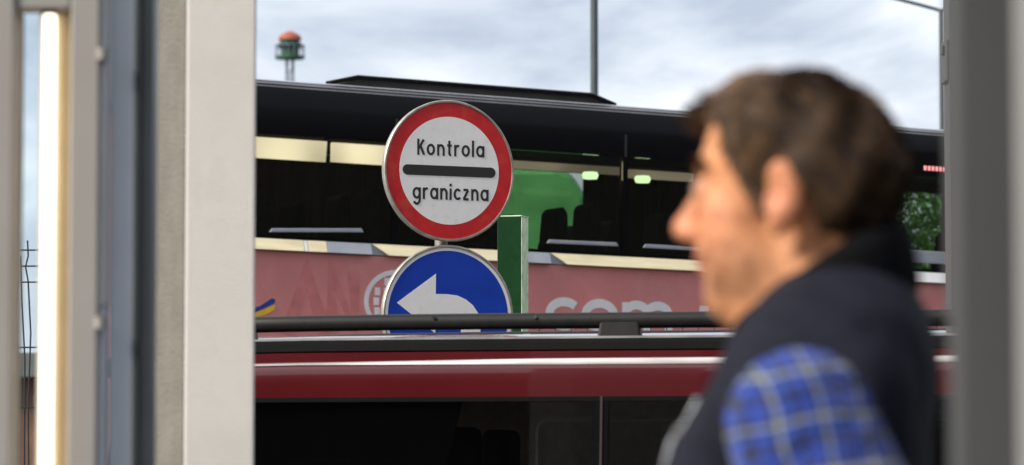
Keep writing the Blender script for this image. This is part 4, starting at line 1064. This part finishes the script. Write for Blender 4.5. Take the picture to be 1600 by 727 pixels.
for z in (1.425, 1.30, 1.17):
    MB().tube([(vest_front(.035, z)-.004, .035, z), (vest_front(.035, z)+.004, .036, z)], [.0075, .006], 14).build('snap_button', M['dull_alu'], man, .6)
# trousers and shoes
tf = Field(np.arange(-.18, .19, .008), np.arange(-.25, .25, .008), np.arange(.03, 1.06, .010))
tf.ell((0, 0, .96), (.13, .175, .11), .05); legs(tf, .018)
for s in (-1, 1): tf.cap((-.012, s*.105, .12), (-.012, s*.105, .06), .068, .07, .03)
V, Fc = tf.mesh(); M['denim'] = mat('denim', (.03, .045, .09), .9, bump=.3, scale=20); np_obj('trousers', V, Fc, M['denim'], man)
for s in (-1, 1):
    shf = Field(np.arange(-.12, .24, .006), np.arange(s*.115-.08, s*.115+.08, .006), np.arange(-.006, .15, .006))
    shf.cap((-.045, s*.105, .05), (.155, s*.122, .036), .047, .038, .03); shf.cap((-.02, s*.105, .06), (-.02, s*.105, .12), .045, .046, .03)
    shf.ell((.05, s*.112, -.06), (.3, .2, .06), .003, 's')
    V, Fc = shf.mesh(); M.setdefault('shoe', mat('shoe_leather', (.02, .016, .012), .4)); np_obj('shoe', V, Fc, M['shoe'], man)
# hair: a shell over the scalp plus loose strands
hf = Field(np.arange(HO[0]-.14, HO[0]+.15, .004), np.arange(HO[1]-.11, HO[1]+.11, .004), np.arange(HO[2]-.13, HO[2]+.15, .004))
head_core(hf, .008)
hf.ell((.066, 0, .084), (.024, .044, .010), .02, X=HX)     # fringe swept forward
hf.ell((.020, 0, .060), (.060, .057, .052), .04, X=HX)
hf.ell((-.062, 0, .004), (.044, .058, .052), .03, X=HX)
P = (np.stack(np.meshgrid(*hf.ax, indexing='ij'), -1) - HO) @ HR
x, y, z = P[..., 0], P[..., 1], P[..., 2]
ay = np.abs(y)
line = np.interp(x, [-.13, -.075, -.045, -.036, -.006, .002, .020, .027, .045, .07, .13], [-.045, -.070, -.058, -.004, .022, -.026, -.024, .000, .040, .080, .082])
line = line + np.where(x > .04, -.0, 0) - np.clip((.05-ay)/.05, 0, 1)*np.where(x > .03, -.004, 0)
rngn = np.sin(x*75+y*40+1)*np.sin(z*60+y*50)*.0022
hf.F = np.maximum(hf.F + rngn, (line - z)*.7)
V, Fc = hf.mesh()
def hair_mat(name, c0, c1):
    m, t, p, o = new_mat(name); p.inputs['Roughness'].default_value = .55; p.inputs['Specular IOR Level'].default_value = .3
    tc = N('ShaderNodeTexCoord', t); nz = N('ShaderNodeTexNoise', t); nz.inputs['Scale'].default_value = 45; nz.inputs['Detail'].default_value = 4
    t.links.new(tc.outputs['Object'], nz.inputs[0]); cr = N('ShaderNodeValToRGB', t); cr.color_ramp.elements[0].position = .35; cr.color_ramp.elements[1].position = .7
    cr.color_ramp.elements[0].color = c0 + (1,); cr.color_ramp.elements[1].color = c1 + (1,); t.links.new(nz.outputs[0], cr.inputs[0]); t.links.new(cr.outputs[0], p.inputs['Base Color']); return m
M['hair'] = hair_mat('hair', (.014, .007, .0035), (.085, .045, .021)); M['hair_light'] = hair_mat('hair_light', (.08, .042, .020), (.26, .15, .075))
hair = np_obj('hair', V, Fc, M['hair'], man)
pick = rng.choice(len(V), 16000)
SV, SF = [], []
Hv = (V - HO) @ HR
cen = np.array((-.01, 0, .02))
for i in pick:
    p = Hv[i]; n = p - cen; n = n/np.linalg.norm(n)
    wf = np.clip((p[0]+.03)/.11, 0, 1) * np.clip((p[2]-.0)/.06, 0, 1)
    d = wf*np.array((.9, rng.normal(0, .3), .30 if p[0] > .05 else -.05)) + (1-wf)*np.array((-.55, rng.normal(0, .15), -.65))
    d = d - n*(d@n); d = d/(np.linalg.norm(d)+1e-6) + n*rng.uniform(.05, .35) + rng.normal(0, .15, 3); d /= np.linalg.norm(d)
    L = rng.uniform(.008, .023)*(.85 if p[0] > .03 and p[2] > .03 else 1); sd = np.cross(d, n); sd /= np.linalg.norm(sd)+1e-6; w_ = .00045
    if p[0] > .05 and p[2] < .072: continue
    a, b, c, e_ = p-sd*w_, p+sd*w_, p+d*L*.6-n*.001+sd*w_*.7, p+d*L-n*.004
    b0 = len(SV); SV += [a, b, c, e_]; SF += [(b0, b0+1, b0+2, b0+3)]
for i in range(450):                                 # tuft combed forward over the brow
    yb = rng.normal(0, .022); p = np.array((.074-.0*abs(yb) - 6*yb*yb, yb, .086+rng.normal(0, .006))); d = np.array((.92, rng.normal(0, .2), -.28+rng.normal(0, .18))); d /= np.linalg.norm(d)
    L = rng.uniform(.012, .045); sd = np.array((0, 1, 0)); b0 = len(SV); SV += [p-sd*.0005, p+sd*.0005, p+d*L*.6+sd*.0004, p+d*L-np.array((0, 0, .003))]; SF += [(b0, b0+1, b0+2, b0+3)]
SV = np.array(SV) @ HR.T + HO
SF = np.array(SF); sel = rng.random(len(SF)) < .38
stn = np_obj('loose_hair', SV, SF[~sel], M['hair'], hair, False); stn['kind'] = 'stuff'
stn = np_obj('loose_hair', SV, SF[sel], M['hair_light'], hair, False); stn['kind'] = 'stuff'
for s in (-1, 1):
    SV, SF = [], []
    for i in range(420):
        t_ = rng.uniform(0, 1); yb = s*(.014+.036*t_); p = np.array((.092-.020*t_**2, yb, .021+.006*math.sin(t_*2.6)+rng.normal(0, .0026)))
        d = np.array((.1, s*.8, .25-.5*t_)) + rng.normal(0, .15, 3); d /= np.linalg.norm(d)
        b0 = len(SV); SV += [p-np.array((0, 0, .0008)), p+np.array((.001, 0, .0008)), p+d*.013]; SF.append((b0, b0+1, b0+2))
    np_obj('eyebrow', np.array(SV) @ HR.T + HO, np.array(SF), M['hair'], body, False)
